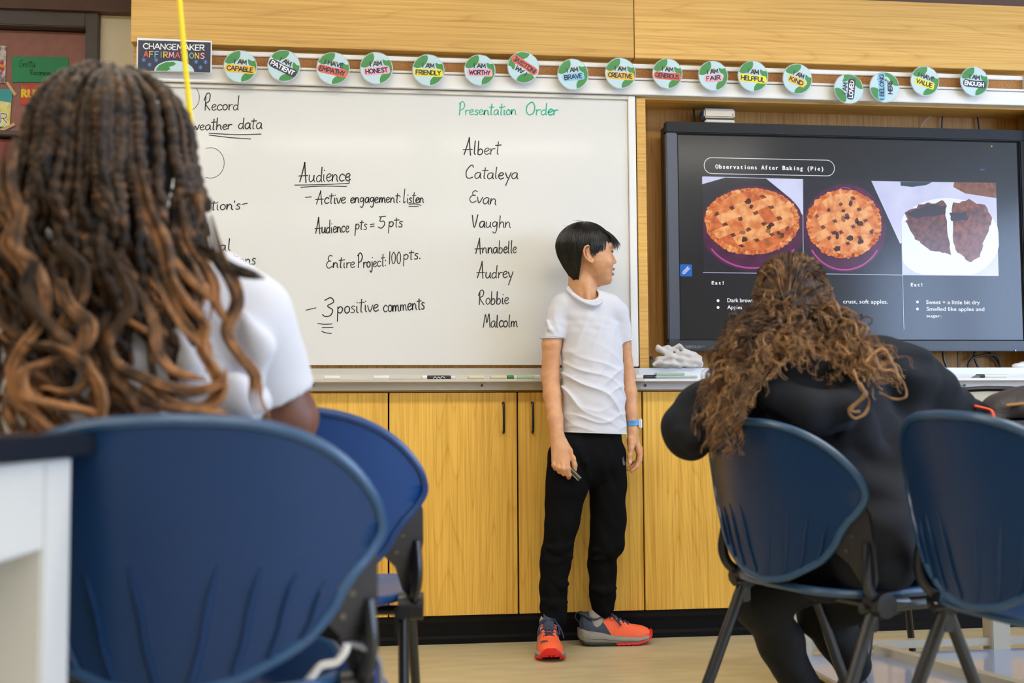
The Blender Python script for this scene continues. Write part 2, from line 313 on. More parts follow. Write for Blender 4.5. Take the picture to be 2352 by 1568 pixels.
def put_text(mb, s, u0, v0, u1, h, fn, mi=0, lift=0., bold=0., mono=False, slope=0.):
    """printed text with its left baseline at (u0,v0), stretched to end at u1, cap height h"""
    if mono:
        V, Fc = [], []
        for i, ch in enumerate(s):
            if ch == ' ': continue
            v, f = text_mesh(ch, 1.); v = np.array(v); wd = v[:, 0].max()-v[:, 0].min(); k = min(1, .5/wd) if wd > .5 else 1
            if ch in 'ilI(): .!': k = 1
            c0 = (v[:, 0].max()+v[:, 0].min())/2; v[:, 0] = (v[:, 0]-c0)*k+i*.62+.31; b = len(V); V += v.tolist(); Fc += [tuple(q+b for q in p) for p in f]
    else: V, Fc = text_mesh(s, 1.)
    V = np.array(V); x0, x1 = V[:, 0].min(), V[:, 0].max(); sx = (u1-u0)/(x1-x0); sy = h/.72
    reps = [(0, 0)] if not bold else [(0, 0), (bold, 0), (-bold, 0), (0, bold*.7)]
    for q, (a, b) in enumerate(reps):
        mb.add([fn(u0+(p[0]-x0)*sx+a, v0+p[1]*sy+b+slope*(p[0]-x0)*sx, lift+q*2e-5) for p in V], Fc, mi)
def wall_fn(Y): return lambda u, v, d: (u, Y-d, v)       # facing -Y
def rrect(x0, x1, z0, z1, r, n=5):
    o = []
    for cx, cz, a0 in ((x1-r, z0+r, -90), (x1-r, z1-r, 0), (x0+r, z1-r, 90), (x0+r, z0+r, 180)):
        for i in range(n+1):
            a = math.radians(a0+90*i/n); o.append((cx+r*math.cos(a), cz+r*math.sin(a)))
    return o
# ================================================================== setting
M_doorwood = wood('oak_doors', (242, 194, 90), (232, 180, 76), (204, 148, 50), True, .4, .38)
M_panelwood = wood('oak_panel', (226, 180, 98), (218, 168, 86), (196, 144, 66), False, .42, .4)
M_nichewood = wood('niche_wood', (190, 140, 70), (176, 124, 58), (146, 98, 44), True, .5, .35)
M_white = mat('white_paint', (236, 235, 234), .4)
M_board = mat('whiteboard_enamel', (222, 222, 220), .22, spec=.5, coat=.25, bump=(3, .02, .01))
M_alu = mat('brushed_aluminium', (206, 202, 194), .35, .25)
M_alud = mat('aluminium_edge', (120, 117, 114), .4, .6)
M_black = mat('black_plastic', (22, 23, 26), .4)
M_toe = mat('black_vinyl_base', (12, 12, 15), .45, spec=.15)
M_cork = mat('cork', (178, 128, 78), .9, noise=(220, (150, 100, 56), .3, .6))
M_dark = mat('dark_gap', (16, 13, 12), .9)
M_brown = mat('dark_brown_paint', (92, 62, 48), .55, noise=(8, (78, 52, 40), .3, .7))
M_doorp = mat('maroon_panel', (150, 98, 88), .5, noise=(30, (140, 90, 80), .3, .7))
M_red = mat('red_brown_paint', (128, 52, 44), .4)
M_frame = mat('dark_frame_paint', (74, 66, 64), .5)
M_plaster = mat('beige_plaster', (236, 230, 208), .8, bump=(60, .2, .003))
M_back = mat('tan_plaster', (150, 138, 112), .85)
M_ceil = mat('ceiling_tile', (225, 222, 214), .9, bump=(150, .3, .003))
M_floor = mat('sheet_vinyl', (206, 192, 156), .38, noise=(14, (182, 168, 130), .25, .75), bump=(40, .05, .002))
nt = M_floor.node_tree   # drag the floor mottling out sideways
for n in nt.nodes:
    if n.type == 'TEX_NOISE':
        mp = nt.nodes.new('ShaderNodeMapping'); mp.inputs['Scale'].default_value = (.45, 1.5, 1); nt.links.new(n.inputs['Vector'].links[0].from_socket, mp.inputs['Vector']); nt.links.new(mp.outputs[0], n.inputs['Vector'])
def S(o): return tag(o, kind='structure')
XL, XR, YB = -4.2, 6.2, -9.6
CX0 = -.825                                              # left end of the built-in front
S(MB().box(XL, XR, YB, 2.2, -.1, 0).build('floor', M_floor))
S(MB().box(XL, XR, YB, 2.2, CEIL, CEIL+.1).build('ceiling', M_ceil))
DX0, DX1, DTOP = -2.02, -1.036, 2.40
w = MB().box(XL, DX0, .45, .6, 0, CEIL).box(DX1, XR, .45, .6, 0, CEIL).box(DX0, DX1, .45, .6, DTOP, CEIL)
S(w.build('wall_front', M_plaster))
S(MB().box(XL-.1, XL, YB, 2.2, 0, CEIL).build('wall_left', M_back))
S(MB().box(XL, XR, YB-.1, YB, 0, CEIL).build('wall_back', M_back))
w = MB().box(XR, XR+.1, YB, .6, 0, .95).box(XR, XR+.1, YB, .6, 2.8, CEIL)
ys = [YB]+[v for p in WINS for v in p]+[.6]
for i in range(0, len(ys), 2): w.box(XR, XR+.1, ys[i], ys[i+1], .95, 2.8)
S(w.build('wall_right', M_plaster))
for i, (a, b) in enumerate(WINS):
    o = MB().box(XR, XR+.08, a, a+.05, .95, 2.8).box(XR, XR+.08, b-.05, b, .95, 2.8).box(XR, XR+.08, a, b, .95, 1.0).box(XR, XR+.08, a, b, 2.75, 2.8).box(XR, XR+.08, (a+b)/2-.02, (a+b)/2+.02, .95, 2.8).build('window_%d' % (i+1), M_white); S(o)
S(MB().box(XL, XR, 2.1, 2.2, 0, CEIL).box(0, .1, .6, 2.1, 0, CEIL).build('wall_hallway', M_plaster))  # unseen side wall added to keep sky light out of the hallway
S(MB().box(XL, -.83, .40, .46, 2.396, CEIL).box(-.83, XR, -.01, .46, 2.398, CEIL).build('trim_1', M_brown))
# door, frame, transom
fr = MB().box(DX1-.05, DX1, .42, .56, 0, DTOP).box(DX0, DX0+.05, .42, .56, 0, DTOP).box(DX0+.05, DX1-.05, .42, .56, 2.336, DTOP).box(DX0+.05, DX1-.05, .43, .54, 1.905, 1.925)
door = S(fr.build('door_1', M_frame, bevel=.004))
MB().box(DX0+.05, DX1-.05, .475, .51, 1.925, 2.333).build('transom_panel', M_doorp, door, bevel=.003)
lf = MB().box(DX0+.055, DX1-.055, .47, .515, 1.80, 1.9).box(DX0+.055, DX1-.055, .47, .515, .01, .28).box(DX0+.055, DX0+.17, .47, .515, .28, 1.8).box(DX1-.12, DX1-.055, .47, .515, .28, 1.8).box(-1.50, -1.40, .47, .515, .28, 1.8).box(DX0+.17, DX1-.12, .47, .515, .98, 1.08)
lf.build('door_leaf', M_red, door, bevel=.004)
MB().box(DX0+.17, DX1-.12, .49, .496, .28, 1.8).build('glass_pane', mat('dark_glass', (40, 44, 44), .06, trans=.7), door)
MB().tube(cat([(-1.13, .46, 1.02), (-1.13, .42, 1.02), (-1.19, .42, 1.02), (-1.24, .42, 1.01)], 5), .009, 8).build('door_handle', M_alu, door, smooth=True)
# upper oak fascia: two boards with a seam
zp0, zp1, seam = 2.141, 2.396, .996
up = thing('fascia', 'oak veneered fascia of two long boards over the whiteboard', 'panelling', (seam, 0, zp0))
MB().box(CX0, seam-.0015, -.035, .02, zp0, zp1).build('board', M_panelwood, up, bevel=.0015)
MB().box(seam+.0015, 4.2, -.035, .02, zp0, zp1).build('board', M_panelwood, up, bevel=.0015)
S(MB().box(CX0, 4.2, .02, .45, 2.0, 2.398).build('trim_2', M_panelwood))
# back of the built-in behind board
S(MB().box(CX0, 1.005, .02, .45, .0, 2.0).box(2.62, 4.2, .02, .45, 0, 2.0).box(1.005, 2.62, .02, .45, 0, .905).box(1.005, 2.62, .16, .45, .905, 2.0).build('wall_builtin', M_nichewood))
S(MB().box(1.009, 1.044, .0, .06, .985, 2.0).box(2.60, 2.64, .0, .06, .985, 2.0).build('trim_3', M_panelwood, bevel=.002))
# map rail
YR = -.02
def zr(y): return W(606, y, YR)[2]
rail = thing('map_rail', 'long white map rail with a cork strip running above whiteboard and screen', 'rail', (.8, YR, zr(162)))
RX0, RX1 = W(316, 130, YR)[0], 2.55
MB().box(RX0+.01, RX1, -.02, .02, zr(130), zr(119.5)).build('upper_lip', M_white, rail, bevel=.002)
MB().box(RX0+.01, RX1, -.012, .02, zr(153.5), zr(130)).build('cork_strip', M_cork, rail)
MB().box(RX0+.01, RX1, -.026, .02, zr(158.6), zr(153.5)).build('lower_lip', M_white, rail, bevel=.0015)
MB().box(RX0-.003, RX0+.012, -.03, .02, zr(160), zr(117)).build('end_cap', M_white, rail, bevel=.002)
MB().box(RX1, RX1+.015, -.03, .02, zr(160), zr(117)).build('end_cap', M_white, rail, bevel=.002)
hb = thing('header_band', 'wide white painted header band between the cork rail and the board', 'rail', (.8, 0, zr(192.6)))
MB().box(RX0-.01, 4.2, -.02, .02, zr(192.6), zr(159.6)).build('band', M_white, hb, bevel=.002)
# ------------------------------------------------------------------ whiteboard
BX1 = 1.004; BZ0, BZ1 = .991, zr(194)
wb = thing('whiteboard', 'wide white dry-erase board covered in handwriting, above the tray', 'whiteboard', (.1, 0, BZ0))
BL = CX0+.02
MB().box(BL, .975, .003, .02, BZ0+.006, BZ1-.012).build('writing_surface', M_board, wb)
MB().box(BL, .976, -.006, .02, BZ1-.014, BZ1).box(BL-.02, BL, -.006, .02, BZ0-.0, BZ1).build('frame', M_alu, wb, bevel=.001)
MB().box(.976, BX1, -.006, .02, BZ0-.001, BZ1).build('frame', M_white, wb, bevel=.002)
MB().box(BX1, 1.009, .004, .02, BZ0, BZ1).build('edge_seal', M_dark, wb)
YW = .003; wf = wall_fn(YW)
def bp(x, y):
    p = W(x, y, YW); return p[0], p[2]
k0 = 1/642.
def word(mb, t, x0, y0, x1, y1, xh, cap=None, w=2.5, mi=0, slant=.1, font=GL):
    u0, v0 = bp(x0, y0); u1, v1 = bp(x1, y1)
    write(mb, t, u0, v0, u1, v1, xh*k0, w*k0, wf, font, mi, slant=slant, lift=.0006, cap=(cap*k0 if cap else None))
def line(mb, pts, w=2.1, mi=0):
    ribbon(mb, cat([bp(*p) for p in pts], 8) if len(pts) > 2 else [bp(*pts[0]), bp((pts[0][0]+pts[1][0])/2, (pts[0][1]+pts[1][1])/2), bp(*pts[1])], w*k0, wf, mi, .0006)
M_ink = mat('black_ink', (34, 34, 36), .5)
for a in [('Record', 466, 253, 549, 253, 13.5, 39), ('weather', 440, 299, 533, 297, 12, 31), ('data', 546, 296, 602, 296, 14, 27), ("tion's", 484, 482, 553, 481, 13, 24), ('-', 555, 477, 570, 475, 13),
          ('al', 500, 577, 531, 575, 14, 30), ('ctions', 518, 608, 588, 607, 14, 27), ('Audience', 686, 417.6, 805, 416, 17, 39),
          ('-', 699, 461, 716, 461, 13), ('Active', 725, 468, 794, 467, 13.5, 28), ('engagement:', 804, 466, 921, 465, 12.5, 26), ('Listen', 925, 466, 974, 466, 12, 30),
          ('Audience', 723, 536, 802, 533, 14, 33), ('pts', 815, 527, 843, 527, 13, 24), ('=', 849, 526, 861, 525, 12), ('5', 866, 523.5, 886, 523, 14, 28), ('pts', 891, 522, 926, 521, 13, 26),
          ('Entire', 748, 616, 816, 614, 13, 29), ('Project:', 820, 615, 888, 611, 13, 34), ('100', 891, 607, 922, 605, 14, 29), ('pts.', 926, 597, 968, 594, 13, 25),
          ('-', 699, 722, 728, 717, 16), ('3', 738, 727, 764, 727, 21, 43), ('positive', 774, 721, 870, 714, 16, 36), ('comments', 880, 717, 976, 709, 15.5, 30),
          ('Albert', 1063, 355, 1149, 354, 15, 36), ('Cataleya', 1067, 410, 1191, 411, 14.5, 31), ('Evan', 1075, 464, 1141, 471, 15, 29), ('Vaughn', 1082, 522, 1174, 523, 14.5, 31), ('Annabelle', 1090, 582, 1187, 581, 14, 33),
          ('Audrey', 1094, 638, 1179, 638, 14.5, 33), ('Robbie', 1096, 699, 1169, 698, 15, 33), ('Malcolm', 1108, 752, 1190, 750, 14.5, 32)]:
    m = MB(); word(m, *a); m.build('marker_word', M_ink, wb)
for L_ in [[(480, 306), (540, 309), (600, 308)], [(480, 310), (530, 316), (576, 319)], [(677, 425), (740, 424), (802, 421)], [(691, 430), (740, 427.5), (796, 428)], [(939, 469), (953, 468), (967, 471.5)], [(939, 474), (961, 474)],
           [(730, 742.5), (745, 744.5), (763, 743.6)], [(740, 752), (765, 752)], [(739, 760.5), (748, 764), (761, 765.6)], [(802, 404), (802, 421)]]:
    m = MB(); line(m, L_); m.build('marker_stroke', M_ink, wb)
for cx, cy, rx, ry in ((430, 224, 28, 31), (483, 374, 32, 35)):
    m = MB(); line(m, [(cx+rx*math.cos(t), cy+ry*math.sin(t)) for t in np.linspace(-1.9, 1.9, 12)], 1.2); m.build('marker_stroke', M_ink, wb)
for a in [('Presentation', 1051, 264, 1187, 263.5, 12.5, 32, 2.5), ('Order', 1206, 264, 1282, 264, 13.5, 32, 3.1)]:
    m = MB(); word(m, *a); m.build('marker_word', mat('teal_ink', (30, 176, 146), .5), wb)['label'] = 'teal marker word'
# ------------------------------------------------------------------ pen tray
tr = thing('pen_tray', 'long aluminium pen tray under the whiteboard and screen', 'tray', (.8, 0, .914))
TX0, TX1 = CX0, 4.2
prof = [(.02, .985), (.0, .985), (.0, .962), (-.012, .945), (-.07, .936), (-.075, .943), (-.08, .943), (-.08, .934), (-.022, .93), (-.02, .905), (.02, .905)]
MB().prism(prof[::-1], lambda u, v, d: (d, u, v), TX0, 1.006).build('tray_channel', M_alu, tr)
MB().prism(prof[::-1], lambda u, v, d: (d, u, v), 1.006, TX1).build('tray_channel', mat('daylit_aluminium', (220, 222, 230), .35, .1), tr)  # right part of the tray: bluish daylight is put into its colour
for px in (720, 1107, 1482, 1850, 2215):
    p = W(px, 885, -.022); MB().tube([(p[0], -.02, p[2]), (p[0], -.026, p[2])], .005, 10).box(p[0]-.0007, p[0]+.0007, -.0275, -.025, p[2]-.004, p[2]+.004, 1).build('screw', [M_alud, M_dark], tr)
# ------------------------------------------------------------------ base cabinets
gaps = [-.825, -.385, .084, .549, 1.012, 1.476, 1.94, 2.398, 2.86, 3.33, 3.8]
S(MB().box(CX0, 4.2, .004, .02, .075, .907).build('trim_4', M_dark))
S(MB().box(CX0, 4.2, -.0, .022, .899, .912).build('trim_5', M_panelwood))
S(MB().box(CX0, 4.2, .006, .02, .02, .104).prism([(.0, .0), (.012, .0), (.012, .03), (.0, .018)][::-1], lambda u, v, d: (d, u-.004, v), CX0, 4.2).build('baseboard_front', M_toe))
cnames = ['oak cabinet door under the tray behind the braided-hair student', 'oak cabinet door left of the blue chair rim with no handle in view', 'oak cabinet door with a black handle left of the standing student',
          'oak cabinet door behind the standing student, with a black handle', 'oak cabinet door between standing student and black hoodie', 'oak cabinet door behind the hoodie student', 'oak cabinet door right of the hoodie', 'oak cabinet door at the right edge of the photo', 'oak cabinet door beyond the right edge', 'last oak cabinet door on the far right']
for i in range(len(gaps)-1):
    a, b = gaps[i]+.003, gaps[i+1]-.003
    c = thing('base_cabinet', cnames[i], 'cabinet', ((a+b)/2, 0, .1), 'oak base cabinets under the tray')
    MB().box(a, b, -.018, .003, .103, .896).build('door', M_doorwood, c, bevel=.0012)
    hx = None
    if i in (2, 4, 6, 8): hx = b-.05
    if i in (3, 5, 7): hx = a+.05
    if hx and i != 4:
        MB().tube(cat([(hx, -.018, .857), (hx, -.045, .85), (hx, -.045, .76), (hx, -.018, .753)], 6), .0045, 8).build('handle', M_black, c, smooth=True)['label'] = 'black wire handle'
# ================================================================== interactive display
YT = .05; tf = wall_fn(YT)
def tp(x, y): p = W(x, y, YT); return p[0], p[2]
a0 = tp(1556.6, 308.6); a1 = tp(1563, 781); b0 = tp(2338, 328); b1 = tp(2349, 779)
SX0, SX1, SZ0, SZ1 = (a0[0]+a1[0])/2, (b0[0]+b1[0])/2, (a1[1]+b1[1])/2, (a0[1]+b0[1])/2
ox0, ozt, ozb = tp(1530, 500)[0], tp(1700, 284)[1], tp(1700, 806)[1]; ox1 = SX1+(SX0-ox0)
tv = thing('interactive_display', 'large black wall-mounted interactive display showing a pie slide', 'screen', ((ox0+ox1)/2, YT, ozb))
M_bez = mat('bezel_black', (18, 20, 27), .35, spec=.3); M_bezlit = mat('bezel_lit', (88, 92, 104), .3, .7)
MB().box(ox0, ox1, YT+.012, .12, ozb+.02, ozt-.01).build('body', M_black, tv, bevel=.006)
MB().box(ox0, ox1, YT-.012, YT+.02, SZ1+.004, ozt).build('bezel', M_bez, tv, bevel=.004)
MB().box(ox0, ox1, YT-.014, YT+.02, ozb, SZ0-.004).build('bezel', mat('bezel_charcoal', (62, 64, 68), .3, .4), tv, bevel=.004)
MB().box(ox0, SX0-.004, YT-.012, YT+.02, SZ0-.004, SZ1+.004).build('bezel', M_bezlit, tv, bevel=.004)  # left bezel: its lit, bluish look is painted into the colour
MB().box(SX1+.004, ox1, YT-.012, YT+.02, SZ0-.004, SZ1+.004).build('bezel', M_bez, tv, bevel=.004)
MB().box(SX0-.012, SX0+.001, YT-.002, YT+.01, SZ0-.006, SZ1+.006).box(SX1-.001, SX1+.012, YT-.002, YT+.01, SZ0-.006, SZ1+.006).box(SX0, SX1, YT-.002, YT+.01, SZ0-.01, SZ0+.001).box(SX0, SX1, YT-.002, YT+.01, SZ1-.001, SZ1+.01).build('inner_seal', M_dark, tv)
m = MB(); p = tp(1565, 800); q = tp(1608, 801); put_text(m, 'CLEVERTOUCH', p[0], p[1], q[0], .0105, tf, lift=.0148); p = tp(1609, 798); q = tp(1616, 798); put_text(m, 'TM', p[0], p[1]+.002, q[0], .004, tf, lift=.0148)
m.build('maker_lettering', mat('grey_print', (150, 152, 158), .5), tv)
p = tp(2328, 805); MB().tube([(p[0], YT-.0145, p[1]), (p[0], YT-.0152, p[1])], .003, 8).build('status_light', mat('blue_led', (60, 110, 255), .5, emit=4), tv)
def scr(name, c, noise=None, e=1.): 
    if name in MATS: return MATS[name]
    m = mat(name, c, .15, emit=e, noise=noise, spec=.5); b = m.node_tree.nodes['Principled BSDF']
    for l in list(b.inputs['Base Color'].links): m.node_tree.links.remove(l)
    b.inputs['Base Color'].default_value = (.004, .004, .005, 1); return m
scrn = MB().box(SX0-.002, SX1+.002, YT, YT+.012, SZ0-.002, SZ1+.002).build('screen', scr('screen_dark', (27, 26, 31)), tv)
def s6(X, Y): return tp(1480+X/2.376, 200+Y/2.376)
WHT = scr('screen_white', (238, 240, 250)); tx = MB()
def sp(name, polys, m, lift):
    V, Fc, mi = [], [], []
    for P in polys:
        k = 0
        if isinstance(P, tuple): P, k = P
        b = len(V); V += [tf(u, v, lift) for u, v in P]; Fc.append(tuple(b+i for i in range(len(P)))); mi.append(k)
    r = np.array(tv['_o']); V = np.array(V)-r; me = bpy.data.meshes.new(name); me.from_pydata(V.tolist(), [], Fc); 
    for q in (m if isinstance(m, list) else [m]): me.materials.append(q)
    me.polygons.foreach_set('material_index', mi)
    o = bpy.data.objects.new(name, me); COL.objects.link(o); o.parent = scrn
    if len(Fc) > 1: o['kind'] = 'stuff'
    return o
def sps(name, mb, m):
    r = np.array(tv['_o']); me = bpy.data.meshes.new(name); me.from_pydata((np.array(mb.v)-r).tolist(), [], mb.f); me.materials.append(m)
    o = bpy.data.objects.new(name, me); COL.objects.link(o); o.parent = scrn; return o
# slide text
x0, zc = s6(326, 435); x1, _ = s6(1037, 442); zt = s6(680, 392)[1]; zb = s6(680, 478)[1]
o_ = rrect(x0, x1, zb, zt, (zt-zb)/2-.0005, 8); m = MB(); ribbon(m, o_+[o_[0]], .0022, tf, lift=.0006); 
u, v = s6(388, 443); u1, _ = s6(975, 450); put_text(m, 'Observations After Baking (Pie)', u, v-.001, u1, .0165, tf, lift=.0006, bold=.0009, mono=True)
for t, X, Y, X1, h, mono in [('Eat!', 368, 1077, 432, .0135, True), ('Dark brown', 453, 1173, 598, .0155, False), ('Apples', 453, 1211, 533, .0155, False), ('crust, soft apples.', 1085, 1180, 1328, .0155, False)]:
    u, v = s6(X, Y); u1, _ = s6(X1, Y); put_text(m, t, u, v, u1, h, tf, lift=.0006, bold=.0003 if not mono else .0008, mono=mono)
for t, X, Y, X1, h, mono in [('Eat!', 1455, 1087, 1516, .0135, True), ('Sweet + a little bit dry', 1538, 1183, 1830, .0155, False), ('Smelled like apples and', 1540, 1220, 1855, .0155, False), ('sugar.', 1540, 1255, 1621, .0115, False)]:
    u, v = s6(X, Y); u1, _ = s6(X1, Y); put_text(m, t, u, v, u1, h, tf, lift=.0006, bold=.0003 if not mono else .0008, mono=mono)
def disc(u, v, r, n=14, ry=None): return [(u+r*math.cos(2*PI*i/n), v+(ry or r)*math.sin(2*PI*i/n)) for i in range(n)]
for X, Y in ((402, 1165), (402, 1202), (1490, 1172), (1490, 1210)):
    u, v = s6(X, Y); m.add([tf(a, b, .0006) for a, b in disc(u, v, .0055)], [tuple(range(14))])
sps('slide_text', m, WHT)
m = MB(); u, v = s6(1832, 453); u1, _ = s6(1856, 453); put_text(m, 'yum', u, v, u1, .007, tf, lift=.0006); sps('slide_note', m, scr('screen_blue_text', (90, 120, 230)))
u, v = s6(1895, 323); sp('slide_dot', [disc(u, v, .003)], scr('screen_orange', (240, 170, 60)), .0006)
# pencil button
u0, v0 = s6(195, 1032); u1, v1 = s6(260, 967)
sp('tool_button', [rrect(u0, u1, v0, v1, .004)], scr('screen_button', (28, 98, 190)), .0006)
uc, vc, k = (u0+u1)/2, (v0+v1)/2, (u1-u0)
pc = MB(); rp = lambda a, b: (uc+(a*.7-b*.7)*k, vc+(a*.7+b*.7)*k)
for P in ([(-.4, 0), (-.27, .11), (.36, .11), (.36, -.11), (-.27, -.11), (-.4, 0)], [(-.27, .11), (-.27, -.11)], [(.25, .11), (.25, -.11)], [(-.2, .04), (.25, .04)], [(-.2, -.04), (.25, -.04)]):
    P = [rp(a, b) for a, b in P]
    if len(P) == 2: P = [P[0], ((P[0][0]+P[1][0])/2, (P[0][1]+P[1][1])/2), P[1]]
    ribbon(pc, P, .0016, tf, lift=.0012)
sps('tool_icon', pc, WHT)
# slide pictures (flat, on the screen)
def quad(pts): return [s6(*p) for p in pts]
DK = scr('photo_dark', (44, 38, 50), noise=(9, (26, 24, 34), .3, .7)); LAV = scr('photo_lavender', (216, 218, 246), noise=(6, (190, 194, 232), .3, .7)); PUR = scr('photo_purple_dish', (92, 30, 74), noise=(14, (58, 20, 50), .3, .7)); PUR2 = scr('photo_purple_rim', (176, 74, 150))
FIL = scr('photo_filling', (128, 62, 26), noise=(60, (84, 34, 22), .4, .6)); CR = [scr('crust_a', (232, 142, 78), noise=(30, (196, 94, 40), .34, .6)), scr('crust_b', (218, 116, 56), noise=(30, (176, 74, 32), .34, .6)), scr('crust_c', (244, 176, 112), noise=(30, (210, 116, 56), .34, .6)), scr('crust_edge', (228, 140, 76), noise=(90, (168, 74, 34), .4, .6)), scr('fruit', (70, 30, 24)), scr('fruit_b', (150, 100, 44))]
def oval(cx, cy, rx, ry, n=40, wob=0, seed=0):
    R_ = random.Random(seed); o = []
    for i in range(n):
        a = 2*PI*i/n; w_ = 1+R_.uniform(-wob, wob); o.append(s6(cx+rx*w_*math.cos(a), cy-ry*w_*math.sin(a)))
    return o
def pie(cx, cy, rx, ry, seed, name):
    P = [(oval(cx, cy, rx, ry, 72, .02, seed), 3), (oval(cx, cy, rx*.88, ry*.88, 48, .02, seed+1), 0)]
    sp(name+'_crust', [P[0]], CR, .0016); sp(name+'_filling', [P[1][0]], FIL, .0019)
    R_ = random.Random(seed); th = math.radians(28); st = []
    for ax in (0, 1):
        for i in range(-2, 3):
            tone_ = R_.choice((0, 1, 2, 2))
            for j in range(-3, 4):
                c, w_, pp = i*.37, .135, .37; s0, s1 = (j-.5)*pp-.004, (j+.5)*pp+.004
                q = [(s0, c-w_), (s1, c-w_), (s1, c+w_), (s0, c+w_)]
                if ax: q = [(b, a) for a, b in q][::-1]
                q = [(a*math.cos(th)-b*math.sin(th), a*math.sin(th)+b*math.cos(th)) for a, b in q]
                if min(math.hypot(*t) for t in q) > .84: continue
                q = [(a, b) if math.hypot(a, b) < .9 else (a*.9/math.hypot(a, b), b*.9/math.hypot(a, b)) for a, b in q]
                st.append(((i+j) % 2 == ax, ([s6(cx+rx*a+R_.uniform(-2, 2), cy-ry*b+R_.uniform(-2, 2)) for a, b in q], tone_)))
    sp(name+'_lattice', [q for o, q in st if not o], CR, .0022); sp(name+'_lattice', [q for o, q in st if o], CR, .0025)
    fr_ = []
    for i in range(11):
        a, r_ = R_.uniform(0, 6.28), R_.uniform(.1, .8); X, Y = cx+rx*r_*math.cos(a), cy+ry*r_*math.sin(a)
        fr_.append((oval(X, Y, R_.uniform(9, 22), R_.uniform(8, 18), 9, .25, i+seed), R_.choice((4, 4, 5))))
    sp(name+'_fruit', fr_, CR, .0028)
    rim = []
    for i in range(60):
        a = 2*PI*i/60; rim.append((oval(cx+rx*.95*math.cos(a), cy+ry*.95*math.sin(a), R_.uniform(10, 22), R_.uniform(8, 17), 8, .25, i), R_.choice((0, 1, 2, 3))))
    sp(name+'_edge', rim, CR, .0027)
A1 = [(315, 490), (862, 505), (866, 1020), (322, 1012)]; A2 = [(863, 505), (1397, 515), (1406, 1026), (867, 1020)]; A3 = [(1397, 515), (1918, 522), (1933, 1030), (1407, 1026)]
sp('photo_background', [quad(A1)], DK, .0008); sp('photo_background', [quad(A2)], DK, .0008)
sp('photo_counter', [quad([(665, 500), (862, 505), (864, 700), (800, 610)]), quad([(315, 490), (440, 494), (315, 530)])], LAV, .001)
sp('photo_counter', [quad([(1238, 512), (1397, 515), (1403, 850), (1395, 855)])], LAV, .001)
def clipx(P, lo, hi):
    a, b = s6(lo, 750)[0], s6(hi, 750)[0]; zt_, zb_ = s6(600, 500)[1], s6(600, 1014)[1]; return [(min(max(u, a), b), min(max(v, zb_), zt_)) for u, v in P]
sp('photo_dish', [clipx(oval(592, 770, 285, 232), 320, 860)], PUR, .0012); sp('photo_dish', [clipx(oval(1092, 770, 228, 240), 869, 1400)], PUR, .0012)
for cx, rx, ry in ((592, 262, 212), (1092, 208, 222)):
    m = MB(); ribbon(m, [s6(cx+rx*math.cos(a), 775+ry*math.sin(a)) for a in np.linspace(.55, 2.6, 20)], .006, tf, lift=.0014); sps('photo_dish_rim', m, PUR2); m = MB(); ribbon(m, [s6(cx+rx*.5*math.cos(a), 770-ry*math.sin(a)) for a in np.linspace(.9, 2.2, 12)], .003, tf, lift=.0014); sps('photo_dish_rim', m, PUR2)
pie(587, 732, 258, 180, 3, 'pie_photo'); pie(1089, 746, 201, 186, 5, 'pie_photo')
sp('photo_background', [quad(A3)], LAV, .0008)
sp('photo_board', [quad([(1690, 519), (1918, 522), (1920, 606), (1750, 580), (1685, 545)])], scr('photo_wood', (148, 98, 70), noise=(50, (104, 60, 44), .3, .7)), .0012)
sp('photo_bowl', [quad([(1397, 516), (1570, 518), (1540, 534), (1460, 545), (1398, 538)])], scr('photo_teal', (50, 62, 74)), .0012)
sp('photo_plate', [clipx(oval(1650, 830, 290, 225), 1403, 1930)], scr('photo_plate_white', (232, 238, 255)), .0011)
SL = [scr('slice_a', (128, 78, 66), noise=(45, (78, 52, 60), .35, .65)), scr('slice_b', (150, 92, 72), noise=(45, (100, 58, 50), .35, .65)), scr('slice_c', (58, 46, 60))]
def jag(P, seed, amp=8):
    R_ = random.Random(seed); o = []
    for i in range(len(P)):
        a, b = P[i], P[(i+1) % len(P)]
        for t in np.linspace(0, 1, 5, endpoint=False): o.append(s6(a[0]+(b[0]-a[0])*t+R_.uniform(-amp, amp), a[1]+(b[1]-a[1])*t+R_.uniform(-amp, amp)))
    return o
sp('pie_slice_photo', [(jag([(1425, 680), (1520, 640), (1640, 620), (1655, 760), (1665, 910), (1560, 890), (1480, 830), (1430, 745)], 1), 0), (jag([(1672, 640), (1770, 615), (1865, 650), (1900, 720), (1850, 830), (1830, 920), (1770, 955), (1700, 900), (1680, 820)], 2), 1)], SL, .0014)
sp('pie_slice_photo', [(jag([(1430, 690), (1560, 640), (1640, 650), (1640, 690), (1480, 720)], 3, 5), 2), (jag([(1665, 690), (1760, 680), (1765, 725), (1670, 735)], 4, 5), 2), (jag([(1790, 640), (1850, 670), (1870, 730), (1780, 740)], 5, 6), 0)], SL, .0017)
m = MB()
for P in ([(320, 1012), (590, 1015), (866, 1018), (1130, 1021), (1407, 1026)], [(864, 503), (865, 760), (867, 1020)], [(1408, 1027), (1411, 1170), (1415, 1320)], [(318, 489), (590, 496), (864, 504)]):
    ribbon(m, [s6(*q) for q in P], .0022, tf, lift=.002)
sps('slide_rule', m, scr('screen_rule', (200, 206, 235)))
